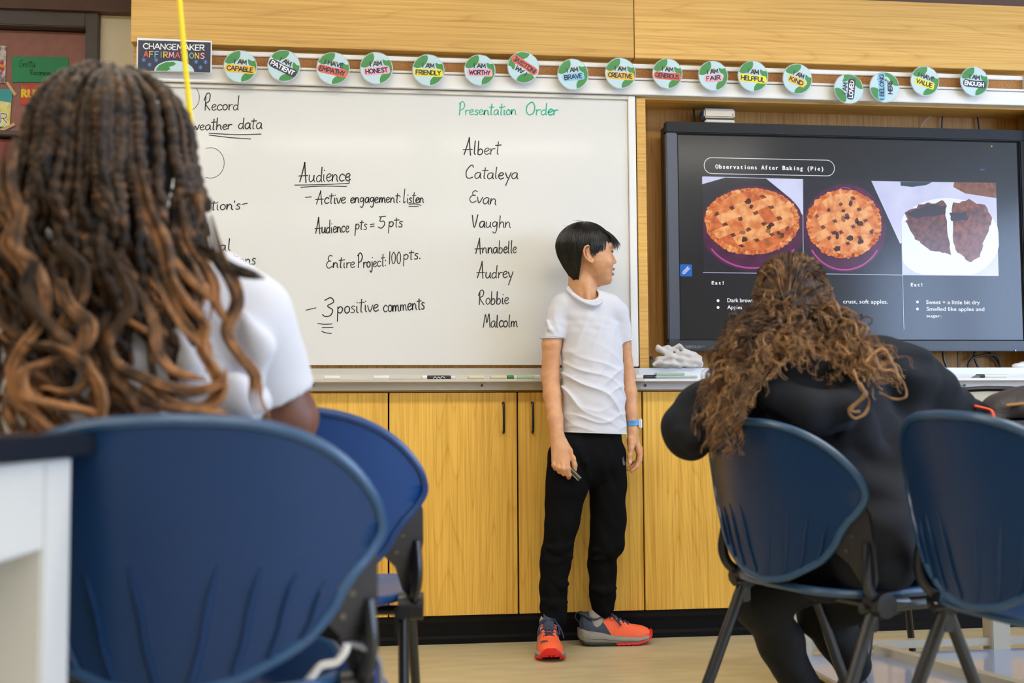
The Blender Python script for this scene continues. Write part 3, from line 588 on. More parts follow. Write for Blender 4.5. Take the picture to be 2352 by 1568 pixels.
# ------------------------------------------------------------------ camera bar on the display
p = W(1612, 281, YT+.03); q = W(1684, 255, YT+.03)
wc = thing('camera_bar', 'small silver camera box with blue edge on top of the display', 'camera', (float((p[0]+q[0])/2), YT+.03, float(ozt)))
x0, x1, z0, z1 = p[0]+.002, q[0]-.002, ozt, q[2]
MB().box(x0, x1, YT, YT+.06, z0+.022, z1).build('case', mat('silver_case', (196, 188, 176), .35, .3), wc, bevel=.005)
MB().box(x0-.002, x1+.002, YT+.004, YT+.066, z0+.026, z1+.0025).build('blue_trim', mat('blue_edge', (40, 110, 200), .4), wc, bevel=.006)
MB().box(x0+.004, x1-.004, YT+.005, YT+.06, z0+.013, z0+.022).build('hinge', M_black, wc, bevel=.002)
MB().box(x0+.003, x1-.003, YT-.004, YT+.05, z0, z0+.013).build('foot_bracket', mat('pale_bracket', (206, 200, 188), .4), wc, bevel=.003)
MB().box(x1-.011, x1-.008, YT-.0008, YT+.002, z0+.03, z0+.037).build('lens_mark', M_dark, wc)
def cable(name, label, pts, r, m, grp=None, root=None):
    P = cat(pts, 6); return tag(MB().tube(P, r, 7).build(name, m, None, smooth=True), label, 'cable', grp)
YN = .145
cable('antenna', 'black stick antenna left of the camera box', [W(1597, 292, .13), W(1594, 262, .13), W(1591, 224, .13)], .004, M_black)['category'] = 'antenna'
cable('antenna', 'black stick antenna behind the camera box', [W(1658, 292, .13), W(1650, 258, .13), W(1643, 226, .13)], .004, M_black)['category'] = 'antenna'
cable('cable', 'thin white cable curling above the display', [W(2112, 300, YN), W(2122, 280, YN), W(2142, 262, YN), W(2158, 245, YN), W(2176, 234, YN)], .0018, mat('white_cable', (190, 180, 168), .5))
cable('cable', 'dark blue cable above the display', [W(2163, 305, YN), W(2164, 275, YN), W(2168, 232, YN)], .003, mat('navy_cable', (34, 36, 70), .5))
cable('cable', 'black cable above the right of the display', [W(2250, 310, YN), W(2246, 275, YN), W(2240, 232, YN)], .0032, M_black)
for i, (P, r) in enumerate([([(2165, 800), (2168, 825), (2175, 845), (2180, 860)], .005), ([(2199, 800), (2200, 825), (2201, 860)], .002), ([(2228, 860), (2224, 838), (2235, 822), (2262, 815), (2290, 818), (2297, 838), (2296, 860)], .0045), ([(2240, 800), (2238, 820), (2248, 845), (2262, 862)], .0045), ([(2255, 798), (2285, 822), (2297, 842), (2290, 865)], .0045)]):
    cable('cable', ['thick black cable dropping below the display', 'thin black cable dropping straight below the display', 'looped black cable under the display', 'left black cable of the coil under the display', 'right black cable of the coil under the display'][i], [W(a, b, .105+.01*i) for a, b in P], r, M_black)
# ------------------------------------------------------------------ affirmation badges
PAPER = mat('badge_sky', (192, 220, 230), .25, coat=.3); GREEN = mat('badge_green', (60, 140, 72), .25, coat=.3); NAVY = mat('badge_navy', (22, 32, 66), .3, coat=.3)
PILL = {'y': mat('badge_amber', (240, 190, 40), .3, coat=.3), 'l': mat('badge_yellow', (236, 224, 40), .3, coat=.3), 'c': mat('badge_coral', (228, 96, 72), .3, coat=.3), 'p': mat('badge_pink', (240, 170, 190), .3, coat=.3), 'b': mat('badge_blue', (130, 196, 232), .3, coat=.3), 'n': NAVY}
LAM = mat('laminate', (225, 228, 226), .12, alpha=.35, spec=.8); BRASS = mat('brass_pin', (190, 160, 100), .3, .9); WT = mat('badge_white', (238, 240, 244), .3)
CONT = [[(-.62, 1), (-.15, 1), (-.05, .75), (-.15, .45), (-.4, .2), (-.75, .1), (-1, .25), (-1, .7)], [(.45, .5), (.7, .42), (1.1, .4), (1.1, -.75), (.6, -1.1), (.2, -1.1), (.12, -.75), (.3, -.45), (.62, -.3), (.72, 0), (.5, .2)]]
BD = [('I AM', 'CAPABLE', 552, 152.5, 4, 'y'), ('I AM', 'PATIENT', 652, 151, 26, 'n'), ('I HAVE', 'EMPATHY', 765, 157, 12, 'c'), ('I AM', 'HONEST', 864.6, 156.5, -7, 'p'), ('I AM', 'FRIENDLY', 984, 161, 1, 'l'), ('I AM', 'WORTHY', 1102, 161, 0, 'p'),
      ('I AM', 'INCLUSIVE', 1202, 154.5, 213, 'c'), ('I AM', 'BRAVE', 1316, 170.5, -8, 'b'), ('I AM', 'CREATIVE', 1425, 168, 3, 'y'), ('I AM', 'GENEROUS', 1533, 169, 4, 'c'), ('I AM', 'FAIR', 1638, 174, -6, 'p'), ('I AM', 'HELPFUL', 1729.6, 175, 5, 'l'),
      ('I AM', 'KIND', 1831.5, 181, 22, 'y'), ('I AM', 'LOVED', 1949.4, 204, -83, 'n'), ('I BELONG', 'HERE', 2031.6, 200, -89, 'b'), ('I HAVE', 'VALUE', 2124.3, 186, 17, 'l'), ('I AM', 'ENOUGH', 2238, 187, 5, 'n')]
YBd = -.05; BR = .0565
for t1, t2, cx, cy, rot, pc_ in BD:
    c = W(cx, cy, YBd); a = -math.radians(rot); ca, sa = math.cos(a), math.sin(a); R0 = BR*(1+rnd.uniform(-.02, .02))
    def bf(u, v, d, c=c, ca=ca, sa=sa, R0=R0): return (c[0]+(u*ca-v*sa)*R0, YBd-d, c[2]+(u*sa+v*ca)*R0)
    b = thing('affirmation_badge', 'round laminated globe badge reading %s %s' % (t1, t2), 'badge', tuple(float(q) for q in c), 'affirmation badges along the cork rail')
    rr_ = random.Random(cx); out = [(math.cos(q)*(1+rr_.uniform(-.012, .012)), math.sin(q)*(1+rr_.uniform(-.012, .012))) for q in np.linspace(0, 2*PI, 40, endpoint=False)]
    MB().prism([(q[0]*1.05, q[1]*1.05) for q in out], bf, -.0006, .0).build('laminate', LAM, b)
    MB().prism(out, bf, .0002, .0008).build('disc', PAPER, b)
    for C_ in CONT:
        P = cat(C_, 5, True); P = [(x, y) if math.hypot(x, y) < .985 else (x*.985/math.hypot(x, y), y*.985/math.hypot(x, y)) for x, y in P]
        MB().add([bf(x, y, .0011) for x, y in P], [tuple(range(len(P)))]).build('land_print', GREEN, b)
    if t1 == 'I BELONG': pw, pv = .92, .2; lines = [(t1, pv, .86), (t2, -.38, .45)]
    else:
        pw = min(.93, .2+.105*len(t2)); pv = -.17; lines = [(t1, .29, .4 if t1 == 'I AM' else .6), (t2, pv, pw-.12)]
    P = cat([(-pw, pv+.05), (-pw*.8, pv+.25), (0, pv+.22), (pw*.85, pv+.26), (pw, pv-.02), (pw*.9, pv-.24), (0, pv-.25), (-pw*.85, pv-.24)], 4, True)
    P = [(x, y) if math.hypot(x, y) < .98 else (x*.98/math.hypot(x, y), y*.98/math.hypot(x, y)) for x, y in P]
    MB().add([bf(x, y, .0014) for x, y in P], [tuple(range(len(P)))]).build('word_band', PILL[pc_], b)
    m = MB()
    for i, (t, v, w_) in enumerate(lines):
        k = 1 if (pc_ == 'n' and i == 1) else 0
        write(m, t, -w_, v-.14, w_, v-.14, .28, .066, bf, CP, k, .02, 0., .0018, n=4)
    m.build('badge_lettering', [NAVY, WT], b)
    pn = bf(rr_.uniform(-.05, .1), .4 if rot < 100 else -.1, 0)
    if t1 == 'I BELONG' or t2 == 'LOVED': pn = (c[0]+.006, YBd, c[2]+.027)
    o = MB().tube([(pn[0], YBd+.02, pn[2]), (pn[0], YBd-.004, pn[2]), (pn[0], YBd-.0065, pn[2])], [.0008, .0045, .002], 10).build('push_pin', BRASS, b, smooth=True)
# header poster
YP = -.05; c0, c1, c2, c3 = [W(*q, YP) for q in ((327, 94), (474, 98), (472, 166), (329, 160))]
P0 = (c0+c1+c2+c3)/4; hw, hh = .125, .0545
pf = lambda u, v, d: (P0[0]+u*hw+v*.000, YP-d, P0[2]+v*hh)
po = thing('header_poster', 'navy laminated poster reading CHANGEMAKER AFFIRMATIONS above the braided-hair student', 'poster', tuple(float(q) for q in P0))
MB().prism([(-1.03, -1.02), (1.03, -1.02), (1.03, 1.1), (-1.03, 1.16)], pf, -.0006, 0).build('laminate', WT, po)
MB().prism([(-1, -1), (1, -1), (1, 1), (-1, 1)], pf, .0002, .0008).build('sheet', NAVY, po)
pm_ = lambda u, v, d: (P0[0]+u, YP-d, P0[2]+v)
m = MB(); write(m, 'CHANGEMAKER', -.86*hw, .44*hh, .84*hw, .44*hh, .36*hh, .0031, pm_, CP, 0, .0003/.02, 0, .0012, n=4); m.build('poster_lettering', WT, po)
cols = [PILL['c'], PILL['l'], PILL['b'], mat('badge_mint', (130, 180, 150), .3), PILL['y'], PILL['p']]
x = -.84
for i, ch in enumerate('AFFIRMATIONS'):
    wd = .16 if ch == 'M' else (.075 if ch == 'I' else .128); m = MB(); write(m, ch, x*hw, -.1*hh, (x+wd)*hw, -.1*hh, .37*hh, .003, pm_, CP, 0, 0, 0, .0012, n=4); m.build('poster_letter', cols[[0, 4, 2, 3, 4, 5, 0, 1, 2, 3, 4, 5][i]], po); x += wd+.02
G_ = [(math.cos(a)*.55, -1+math.sin(a)*.72) for a in np.linspace(0, PI, 24)]
MB().add([pf(u, max(v, -.985), .0011) for u, v in G_], [tuple(range(24))]).build('globe_print', PAPER, po)
MB().add([pf(u, v, .0014) for u, v in [(-.5, -.9), (-.42, -.62), (-.25, -.42), (-.02, -.36), (.05, -.5), (-.02, -.62), (-.15, -.72), (-.1, -.85), (-.2, -.97), (-.49, -.97)]], [tuple(range(10))]).build('land_print', GREEN, po)
m = MB()
for fx, fy in ((-.84, -.3), (-.5, -.28), (-.68, -.6), (.6, -.32), (.86, -.32), (.72, -.68)):
    for k in range(4):
        a = k*PI/4; ribbon(m, [(fx-.06*math.cos(a), fy-.13*math.sin(a)), (fx, fy), (fx+.06*math.cos(a), fy+.13*math.sin(a))], .018, pf, lift=.0012)
m.build('star_print', mat('poster_star', (80, 150, 215), .4), po)
# posters on the transom
YD = .472; df = wall_fn(YD)
def dp(x, y): p = W(x, y, YD); return p[0], p[2]
def sheet(name, label, cat_, pts, m, root=None):
    P = [dp(*p) for p in pts]; c = np.mean(P, axis=0); t = thing(name, label, cat_, (float(c[0]), YD, float(c[1])))
    MB().prism(P[::-1], df, .0008, .0018).build('sheet', m, t); return t
gc = sheet('green_card', 'green card with pencilled words taped on the maroon transom', 'card', [(28, 130), (157, 131.5), (157, 188), (28, 189)], mat('green_card', (50, 140, 96), .7))
m = MB(); u0, v0 = dp(44, 154); u1, _ = dp(81, 154); write(m, 'Gretta', u0, v0, u1, v0, .015, .0022, df, slant=.15, lift=.0024, cap=.03)
u0, v0 = dp(68, 172); u1, _ = dp(140, 172); write(m, 'Recommendations', u0, v0, u1+.03, v0, .012, .002, df, slant=.1, lift=.0024, cap=.022); m.build('pencil_writing', mat('pencil', (30, 52, 40), .8), gc)
cp = sheet('comic_poster', 'torn comic-style poster at the left edge above the yellow cover', 'poster', [(-30, 103), (15, 105.5), (12, 191), (-30, 190)], mat('comic_paper', (206, 200, 196), .6, noise=(26, (120, 96, 100), .4, .55)))
m = MB(); R_ = random.Random(4)
for i in range(22):
    x_, y_ = R_.uniform(-26, 8), R_.uniform(125, 180); s_ = R_.uniform(2, 6); P = [dp(x_+s_*math.cos(a)*R_.uniform(.6, 1.4), y_+s_*math.sin(a)*R_.uniform(.6, 1.6)) for a in np.linspace(0, 6.28, 7, endpoint=False)]
    m.add([df(u, v, .0022+i*.00003) for u, v in P], [tuple(range(7))], i % 4)
m.build('comic_print', [mat('print_red', (196, 62, 50), .6), mat('print_blue', (80, 120, 170), .6), mat('print_black', (40, 38, 42), .6), mat('print_orange', (224, 150, 80), .6)], cp)
yp = sheet('book_cover_print', 'teal and yellow cover print with a big letter R, taped by the door', 'poster', [(-34, 204), (29, 204.5), (22, 293), (-34, 292)], mat('teal_print', (60, 160, 170), .6))
u = [(dp(x_, y_)) for x_, y_ in ((-34, 240), (0, 232), (26, 236), (22.3, 291), (-34, 290))]; MB().add([df(a, b, .0022) for a, b in u], [tuple(range(5))]).build('yellow_print', mat('yellow_print', (226, 206, 60), .6, noise=(20, (240, 236, 190), .4, .6)), yp)
m = MB(); u0, v0 = dp(1, 282); u1, _ = dp(18, 282); write(m, 'R', u0, v0, u1, v0, .036, .0075, df, CP, 0, 0, 0, .0026); write(m, 'R', u0, v0, u1, v0, .036, .0028, df, CP, 1, 0, 0, .003); m.build('letter_print', [WT, M_black], yp)
for q in ([(13, 190), (19, 188), (39, 217), (33, 221)], [(-2, 297), (33, 282), (36, 288), (4, 303)]):
    P = [dp(*p) for p in q]; t = tag(MB().prism(P[::-1], df, .003, .0035).build('washi_tape', mat('washi_tape', (214, 176, 130), .6), None), 'strip of tan patterned tape at the %s corner of the R cover print' % ('upper' if q[0][1] < 200 else 'lower'), 'tape')
rp_ = sheet('red_cover_print', 'red cover print with yellow letters RU, below the green card', 'poster', [(49, 194), (104, 196), (104, 242), (47, 241)], mat('red_print', (200, 70, 50), .6, noise=(14, (180, 110, 90), .35, .5)))
m = MB(); u0, v0 = dp(50, 224); u1, _ = dp(98, 224); put_text(m, 'RUN', u0, v0, u1, .034, df, lift=.0024, bold=.0028); m.build('letter_print', mat('yellow_letter', (240, 204, 40), .6), rp_)
# ------------------------------------------------------------------ things in the tray
YM = -.045; ZM = .950
def marker(label, x0, x1, cols, kind='marker', grp=None, y=YM, z=ZM, r=.0078):
    a = W(x0, 866, y)[0]; b = W(x1, 866, y)[0]; t = thing('whiteboard_'+kind, label, kind, ((a+b)/2, y, z-r), grp)
    L_ = b-a
    for f0, f1, nm, m, rs in cols:
        xx = [a+L_*f0, a+L_*f0+.0015, a+L_*f1-.0015, a+L_*f1]; MB().tube([(q, y, z) for q in xx], [r*rs*.8, r*rs, r*rs, r*rs*.8], 12).build(nm, m, t, smooth=True)
    return t
PW = mat('marker_white', (226, 224, 218), .4); PG = mat('marker_green', (40, 130, 70), .4); PK = mat('marker_label_black', (44, 46, 50), .4); PO = mat('marker_orange', (236, 90, 40), .4); PYL = mat('marker_cream', (214, 204, 172), .5)
marker('white marker lying farthest left in the tray', 744.6, 782, [(0, .96, 'barrel', PW, 1), (.96, 1, 'cap', PYL, .9)])
marker('white marker left of the black-labelled one', 858, 896, [(0, .95, 'barrel', PW, 1), (.95, 1, 'cap', PYL, .9)])
mk = marker('black-labelled marker with white cap in the tray', 968.5, 1046, [(0, .16, 'cap', PW, 1.05), (.16, .86, 'label_band', PK, 1), (.86, 1, 'barrel', PW, .8)])
m = MB(); a = W(995, 866, YM)[0]; b = W(1022, 866, YM)[0]
for i, P in enumerate(([(0, 0), (.15, .8), (.3, .1), (.45, .7), (.6, .1), (.75, .9), (1, .2)],)): ribbon(m, [(a+(b-a)*u, ZM-.004+v*.008) for u, v in cat(P, 4)], .0018, lambda u, v, d: (u, YM-.0084, v))
m.build('script_print', WT, mk)
marker('cream marker right of the black-labelled one', 1074.6, 1112, [(0, .05, 'cap', PYL, .8), (.05, 1, 'barrel', PYL, .95)])
marker('pale marker beside the green-capped marker', 1126, 1163, [(0, 1, 'barrel', PYL, 1)])
marker('white marker with a green cap by the standing student', 1164.6, 1240, [(0, .2, 'cap', PG, 1.05), (.2, .3, 'collar', PW, 1), (.3, .82, 'label_band', mat('pale_green', (170, 204, 176), .4), .95), (.82, 1, 'barrel', PW, 1)])
marker('white marker with an orange cap right of the student', 1432, 1476, [(0, .62, 'cap', PO, 1.5), (.62, 1, 'barrel', PW, 1.1)])
marker('marker with black label right of the orange cap', 1478, 1508, [(0, 1, 'label_band', PK, 1.0)])
bx = W(1503, 866, -.05)[0]; bx1 = W(1600, 866, -.05)[0]
t = thing('pencil_box', 'translucent pale green pencil box lying in the tray', 'box', ((bx+bx1)/2, -.05, .942))
MB().box(bx, bx1, -.068, -.03, .9445, .9545).build('base', mat('translucent_green', (184, 204, 190), .2, alpha=.75), t, bevel=.003); MB().box(bx+.002, bx+(bx1-bx)*.7, -.067, -.031, .9548, .966).build('lid', mat('translucent_green', (190, 210, 196), .2), t, bevel=.003)
marker('white marker with a black tip cap at the right of the tray', 2233, 2311, [(.12, .35, 'cap', PK, 1.1), (.35, 1, 'barrel', PW, 1)])
a = W(2228, 868, -.05)[0]; tag(MB().prism([(a, .943), (a+.035, .943), (a+.035, .953), (a+.02, .954)], lambda u, v, d: (u, d, v), -.06, -.052).build('paper_scrap', mat('grey_scrap', (120, 116, 112), .8), None), 'grey scrap leaning by the black-tipped marker', 'scrap')
a, b = W(894, 868, -.06), W(968, 868, -.06)
tag(MB().tube([(a[0], -.066, .943), (b[0], -.066, .943)], .0018, 8).build('pointer_rod', M_alud, None, smooth=True), 'thin grey rod between two markers in the tray', 'rod')
a = W(1496, 842, .04); t = thing('upright_marker', 'small green marker with blue cap standing in the niche corner', 'marker', (float(a[0]), .04, .985))
MB().tube([(a[0], .04, .986), (a[0], .04, 1.018)], .006, 10).build('barrel', mat('olive_label', (110, 128, 84), .5), t, smooth=True); MB().tube([(a[0], .04, 1.018), (a[0], .04, 1.03)], .0065, 10).build('cap', mat('cap_blue', (30, 60, 120), .4), t, smooth=True)
# ledge of the niche
S(MB().box(1.009, 2.62, .021, .16, .905, .984).build('trim_6', M_white))
# crumpled cloth
s = SDF(.0035); zc = .985; c0 = W(1555, 842, .02)
def CW(x, y, Y): return W(x, y, Y)
for (x, y, rx, ry, rz, Y) in [(1530, 836, .05, .03, .014, .0), (1575, 834, .055, .03, .018, .01), (1600, 828, .02, .022, .024, .0), (1550, 826, .05, .03, .012, .02), (1570, 815, .045, .028, .02, .01)]:
    p = CW(x, y, Y); s.ell((p[0], Y, p[2]), (rx, ry, rz), .012)
for P, r in [([(1512, 800), (1530, 812), (1560, 822), (1585, 828)], .011), ([(1513, 799), (1535, 799), (1555, 806)], .007), ([(1548, 800), (1560, 794), (1578, 812), (1594, 826), (1608, 834), (1610, 840)], .008), ([(1502, 838), (1512, 826), (1540, 818), (1570, 822)], .008), ([(1525, 840), (1545, 830), (1560, 840)], .007), ([(1565, 828), (1580, 838), (1600, 840)], .006)]:
    s.chain([tuple(CW(x, y, -.012+.002*i)) for i, (x, y) in enumerate(P)], [r]*len(P), .006)
base = None
s.fnp((1., -.1, .9), (1.6, .2, .9851), lambda P: P[..., 2]-.9852, .001, 's')
nz = lambda P, d: d+.0035*np.sin(P[..., 0]*95+P[..., 2]*140+4*np.sin(P[..., 1]*60))*np.sin(P[..., 2]*120-P[..., 0]*60)
s.fnp((1., -.1, .9), (1.6, .2, 1.2), nz, .001, 'd')
V, Q = s.mesh(); tag(meshobj('cleaning_cloth', V, Q, mat('grey_cloth', (200, 196, 194), .95, bump=(300, .3, .001)), None, True), 'crumpled light grey cloth on the ledge below the display', 'cloth')
s = SDF(.004); p = W(2350, 842, 0.); s.ell((p[0], .02, .992), (.035, .02, .012), .01); s.ell((p[0]+.02, .03, .998), (.02, .02, .012), .01); V, Q = s.mesh(); tag(meshobj('paper_wad', V, Q, WT, None, True), 'white paper wad on the ledge at the right edge', 'paper')
# ================================================================== chairs
def D(px, py, depth): return CAM+ray(px, py)*depth
M_shell = mat('navy_polypropylene', (18, 50, 92), .34, spec=.32, bump=(500, .12, .0006)); M_rim = mat('navy_rim', (42, 78, 116), .3, spec=.55)
M_shell2 = mat('bright_navy_polypropylene', (12, 62, 124), .34, spec=.35, bump=(500, .12, .0006))
M_plate = mat('black_polypropylene', (34, 33, 38), .42, bump=(400, .1, .0005)); M_leg = mat('black_steel', (30, 31, 36), .32, spec=.6); M_scr = mat('zinc_screw', (120, 118, 112), .4, .8)
OUT = [(0, .808), (.09, .803), (.16, .784), (.215, .75), (.253, .705), (.266, .67), (.264, .648), (.247, .622), (.229, .603), (.211, .578), (.197, .553), (.165, .520), (.12, .495), (.07, .474), (0, .463)]
def yb(u, z): return .085*(u/.26)**2-(z-.47)*.16
def make_chair(label, loc, rz, shell=M_shell, rim=M_rim, sc=1.):
    t = thing('stacking_chair', label, 'chair', tuple(map(float, loc)), 'moulded school chairs', rz, True); t.scale = (sc,)*3
    half = cat(OUT, 5); full = np.concatenate([half, (half[::-1]*[-1, 1])[1:-1]]); n = len(full); c = np.array([0, .645])
    # shell: polar grid, front and back skins
    R_ = 9; V = []; Fq = []
    for side, off in ((0, 0), (1, .006)):
        for r in range(1, R_+1):
            for q in full:
                p = c+(q-c)*(r/R_)*.985; V.append((p[0], yb(*p)+off, p[1]))
        V.append((0, yb(0, .645)+off, .645))
    S1 = R_*n+1
    for s_ in (0, 1):
        b = s_*S1
        for r in range(R_-1):
            for i in range(n): j = (i+1) % n; Fq.append((b+r*n+i, b+r*n+j, b+(r+1)*n+j, b+(r+1)*n+i))
        for i in range(n): Fq.append((b+R_*n, b+(i+1) % n, b+i))
    b0, b1 = (R_-1)*n, S1+(R_-1)*n
    for i in range(n): j = (i+1) % n; Fq.append((b0+i, b0+j, b1+j, b1+i))
    m = MB().add(V, Fq); m.build('backrest', shell, t, smooth=True, edge=60)
    P = [(q[0], yb(*q)+.003, q[1]) for q in full]
    MB().tube(P, .0085, 8, closed=True).build('rim', rim, t, smooth=True)
    for k, (u0, u1, z0) in enumerate(((.055, .022, .628), (.108, .074, .622), (.153, .118, .612), (.192, .160, .596))):
        for sg in (-1, 1):
            zb_ = float(np.interp(u1, [0, .07, .12, .165, .197], [.470, .480, .497, .520, .553]))+.004
            Q_ = [(sg*u0, z0), (sg*(u0*.6+u1*.4), z0*.62+zb_*.38), (sg*(u0*.25+u1*.75+.004), z0*.3+zb_*.7), (sg*u1, zb_)]
            P = cat([(a, yb(a, z)+.0005, z) for a, z in Q_], 6); N_ = len(P)
            MB().tube(P, [.001+.0058*min(1, i/4) for i in range(N_)], 8, flat=.55).build('rib', shell, t, smooth=True)
    # black support plate with an arched opening
    PL = [(-.252, .668), (-.262, .64), (-.264, .60), (-.262, .54), (-.25, .49), (-.236, .452), (-.212, .452), (-.222, .49), (-.212, .528), (-.17, .552), (-.09, .566), (0, .57)]
    PL = PL+[(-a, b) for a, b in PL[::-1][1:]]; top = [(.17, .668), (0, .668), (-.17, .668)]
    V = []; m = MB(); nn = len(PL)
    lowx = [p for p in PL]
    # strips between the lower outline and a top line
    cols_ = [-.264, -.25, -.236, -.224, -.212, -.19, -.17, -.13, -.09, -.04, 0]; cols_ = cols_+[-a for a in cols_[::-1][1:]]
    def lo_(u): 
        u = abs(u); return float(np.interp(u, [0, .09, .17, .205, .218, .224, .236, .25, .264], [.57, .566, .552, .532, .50, .468, .452, .486, .56]))
    def hi_(u): return float(np.interp(abs(u), [0, .24, .252, .264], [.668, .668, .664, .62]))
    V = []; 
    for off in (.008, .0145):
        for u in cols_:
            for k in range(5):
                z = lo_(u)+(hi_(u)-lo_(u))*k/4; V.append((u, yb(min(.262, max(-.262, u)), max(z, .5))+off+max(0, .53-z)*.35, z))
    nc = len(cols_); Fq = []; h_ = nc*5
    for i in range(nc-1):
        for k in range(4): a = i*5+k; Fq += [(a, a+5, a+6, a+1), (h_+a, h_+a+1, h_+a+6, h_+a+5)]
        Fq += [(i*5, h_+i*5, h_+i*5+5, i*5+5), (i*5+4, i*5+9, h_+i*5+9, h_+i*5+4)]
    Fq += [(0, 1, h_+1, h_), (1, 2, h_+2, h_+1), (2, 3, h_+3, h_+2), (3, 4, h_+4, h_+3)]; e_ = (nc-1)*5
    Fq += [(e_+k, h_+e_+k, h_+e_+k+1, e_+k+1) for k in range(4)]
    m = MB().add(V, Fq); pl = m.build('back_bracket', M_plate, t, smooth=True, edge=40)
    for sg in (-1, 1):
        for u, z in ((.228, .573), (.215, .543)):
            y = yb(u, z)+.008; o = MB().tube([(sg*u, y+.002, z), (sg*u, y-.003, z)], .0045, 10).build('screw', M_scr, pl)
        # upright sweeping down into the seat joint
        P = cat([(sg*.25, yb(.25, .56)+.014, .56), (sg*.254, .07, .50), (sg*.247, .085, .46), (sg*.238, .13, .437), (sg*.225, .2, .43)], 6)
        MB().tube(P, .0095, 10, flat=1.3).build('upright', M_leg, t, smooth=True)
        MB().tube([(sg*.262, .115, .434), (sg*.215, .115, .434)], .026, 14).build('seat_joint', M_plate, t, smooth=True)
        for y0, y1, nm in ((.11, -.075, 'rear'), (.30, .475, 'front')):
            P = np.array([(sg*.225, y0, .425), (sg*.232, y0+(y1-y0)*.5, .215), (sg*.24, y1, .012)]); lg = MB().tube(P, .0105, 12, flat=1.4).build('leg', M_leg, t, smooth=True)
            MB().box(sg*.212-.004, sg*.212+.02*sg-.004, y0-.014, y0+.014, .375, .435).build('bracket', M_leg, lg, bevel=.004)
            MB().tube([(sg*.24, y1, .014), (sg*.24, y1, .0)], .016, 12).build('glide', M_plate, lg, smooth=True)
        MB().tube([(sg*.225, .08, .425), (sg*.225, .33, .425)], .011, 10).build('side_rail', M_leg, t, smooth=True)
    MB().tube([(-.225, .17, .418), (.225, .17, .418)], .01, 10).build('cross_rail', M_leg, t, smooth=True)
    # seat pan
    V, Fq = [], []; nA, nR = 48, 8
    for off in (0, 1):
        for r in range(nR+1):
            for i in range(nA):
                a = 2*PI*i/nA; ex = .62; cu = math.copysign(abs(math.cos(a))**ex, math.cos(a)); sv = math.copysign(abs(math.sin(a))**ex, math.sin(a)); f = r/nR
                x, y = cu*.222*f, .24+sv*.205*f; z = .452-.018*(1-f*f)-.022*max(0, (y-.38)/.065)**2*.5+.006*f**4; V.append((x, y, z-off*.007))
    st = (nR+1)*nA
    for off in (0, 1):
        for r in range(nR):
            for i in range(nA): j = (i+1) % nA; Fq.append((off*st+r*nA+i, off*st+r*nA+j, off*st+(r+1)*nA+j, off*st+(r+1)*nA+i))
    for i in range(nA): j = (i+1) % nA; Fq.append((nR*nA+i, nR*nA+j, st+nR*nA+j, st+nR*nA+i))
    MB().add(V, Fq).build('seat', shell, t, smooth=True, edge=50)
    P = [(math.copysign(abs(math.cos(a))**.62, math.cos(a))*.222, .24+math.copysign(abs(math.sin(a))**.62, math.sin(a))*.205) for a in np.linspace(0, 2*PI, 48, endpoint=False)]
    MB().tube([(x, y, .450-.022*max(0, (y-.38)/.065)**2*.5) for x, y in P], .0095, 8, closed=True).build('seat_rim', rim, t, smooth=True)
    return t
def at_depth(px, depth): p = D(px, 955, depth); return (p[0], p[1], 0)
# rz < 0 turns the chair to face right
chairs = {}
def chair(key, label, px, depth, face, **kw):
    p = at_depth(px, depth); vd = YAW+math.atan((px-1176)/F)        # azimuth of the line of sight
    chairs[key] = (np.array(p), -(vd+math.radians(face))); return make_chair(label, p, -(vd+math.radians(face)), **kw)
chair('front', 'navy moulded chair holding the braided-hair student, nearest the camera', 405, 1.50, 4)
chair('behind', 'navy moulded chair mostly hidden behind the braided-hair student', 634, 2.19, 10, sc=1.02, shell=M_shell2, rim=mat('bright_navy_rim', (24, 62, 118), .32))
chair('girl', 'navy moulded chair holding the student in the black hoodie', 1744, 2.56, 54, sc=.985)
chair('right', 'empty navy moulded chair cut off by the right edge', 2213, 2.13, 54)
g = chair('grey', 'light grey moulded chair with black rim beyond the dark bag at right', 2262, 3.75, 190, shell=mat('grey_polypropylene', (196, 200, 198), .45), rim=M_black, sc=1.1)
# ================================================================== lab tables
M_ttop = mat('black_lab_top', (22, 24, 30), .3); M_tleg = mat('white_table_frame', (212, 210, 206), .45); M_tan = mat('tan_panel', (176, 160, 118), .5, noise=(6, (162, 146, 104), .3, .7)); M_frm = mat('cream_steel', (206, 198, 178), .4)
# left table: its right side runs away from the camera
vd = YAW+math.atan((1075-1176)/F); tx, ty = math.sin(vd), math.cos(vd); nx_, ny_ = ty, -tx       # along, and to the right
def LT(a, b, z): return (CAM[0]+tx*a+nx_*b, CAM[1]+ty*a+ny_*b, z)     # a = distance along, b = offset right
lt = thing('lab_table', 'black-topped white lab table at the left edge, nearest the camera', 'table', LT(.7, -.9, 0))
def pbox(a0, a1, b0, b1, z0, z1): 
    V = [LT(a, b, z) for a in (a0, a1) for b in (b0, b1) for z in (z0, z1)]
    return MB().add(V, [(0, 1, 3, 2), (4, 6, 7, 5), (0, 4, 5, 1), (2, 3, 7, 6), (0, 2, 6, 4), (1, 5, 7, 3)])
pbox(-.35, 1.50, -1.3, -.455, .766, .793).build('table_top', M_ttop, lt, bevel=.003)
pbox(-.28, 1.33, -.50, -.47, .667, .766).build('apron', M_tleg, lt, bevel=.002); pbox(1.38, 1.41, -1.22, -.56, .667, .766).build('apron', M_tleg, lt, bevel=.002)
for a0, b0 in ((1.33, -.56), (1.33, -1.28), (-.3, -.56), (-.3, -1.28)):
    pbox(a0, a0+.088, b0, b0+.09, 0, .766).build('leg', M_tleg, lt, bevel=.003)
pbox(-.2, 1.33, -.60, -.585, .05, .70).build('side_panel', M_tan, lt)
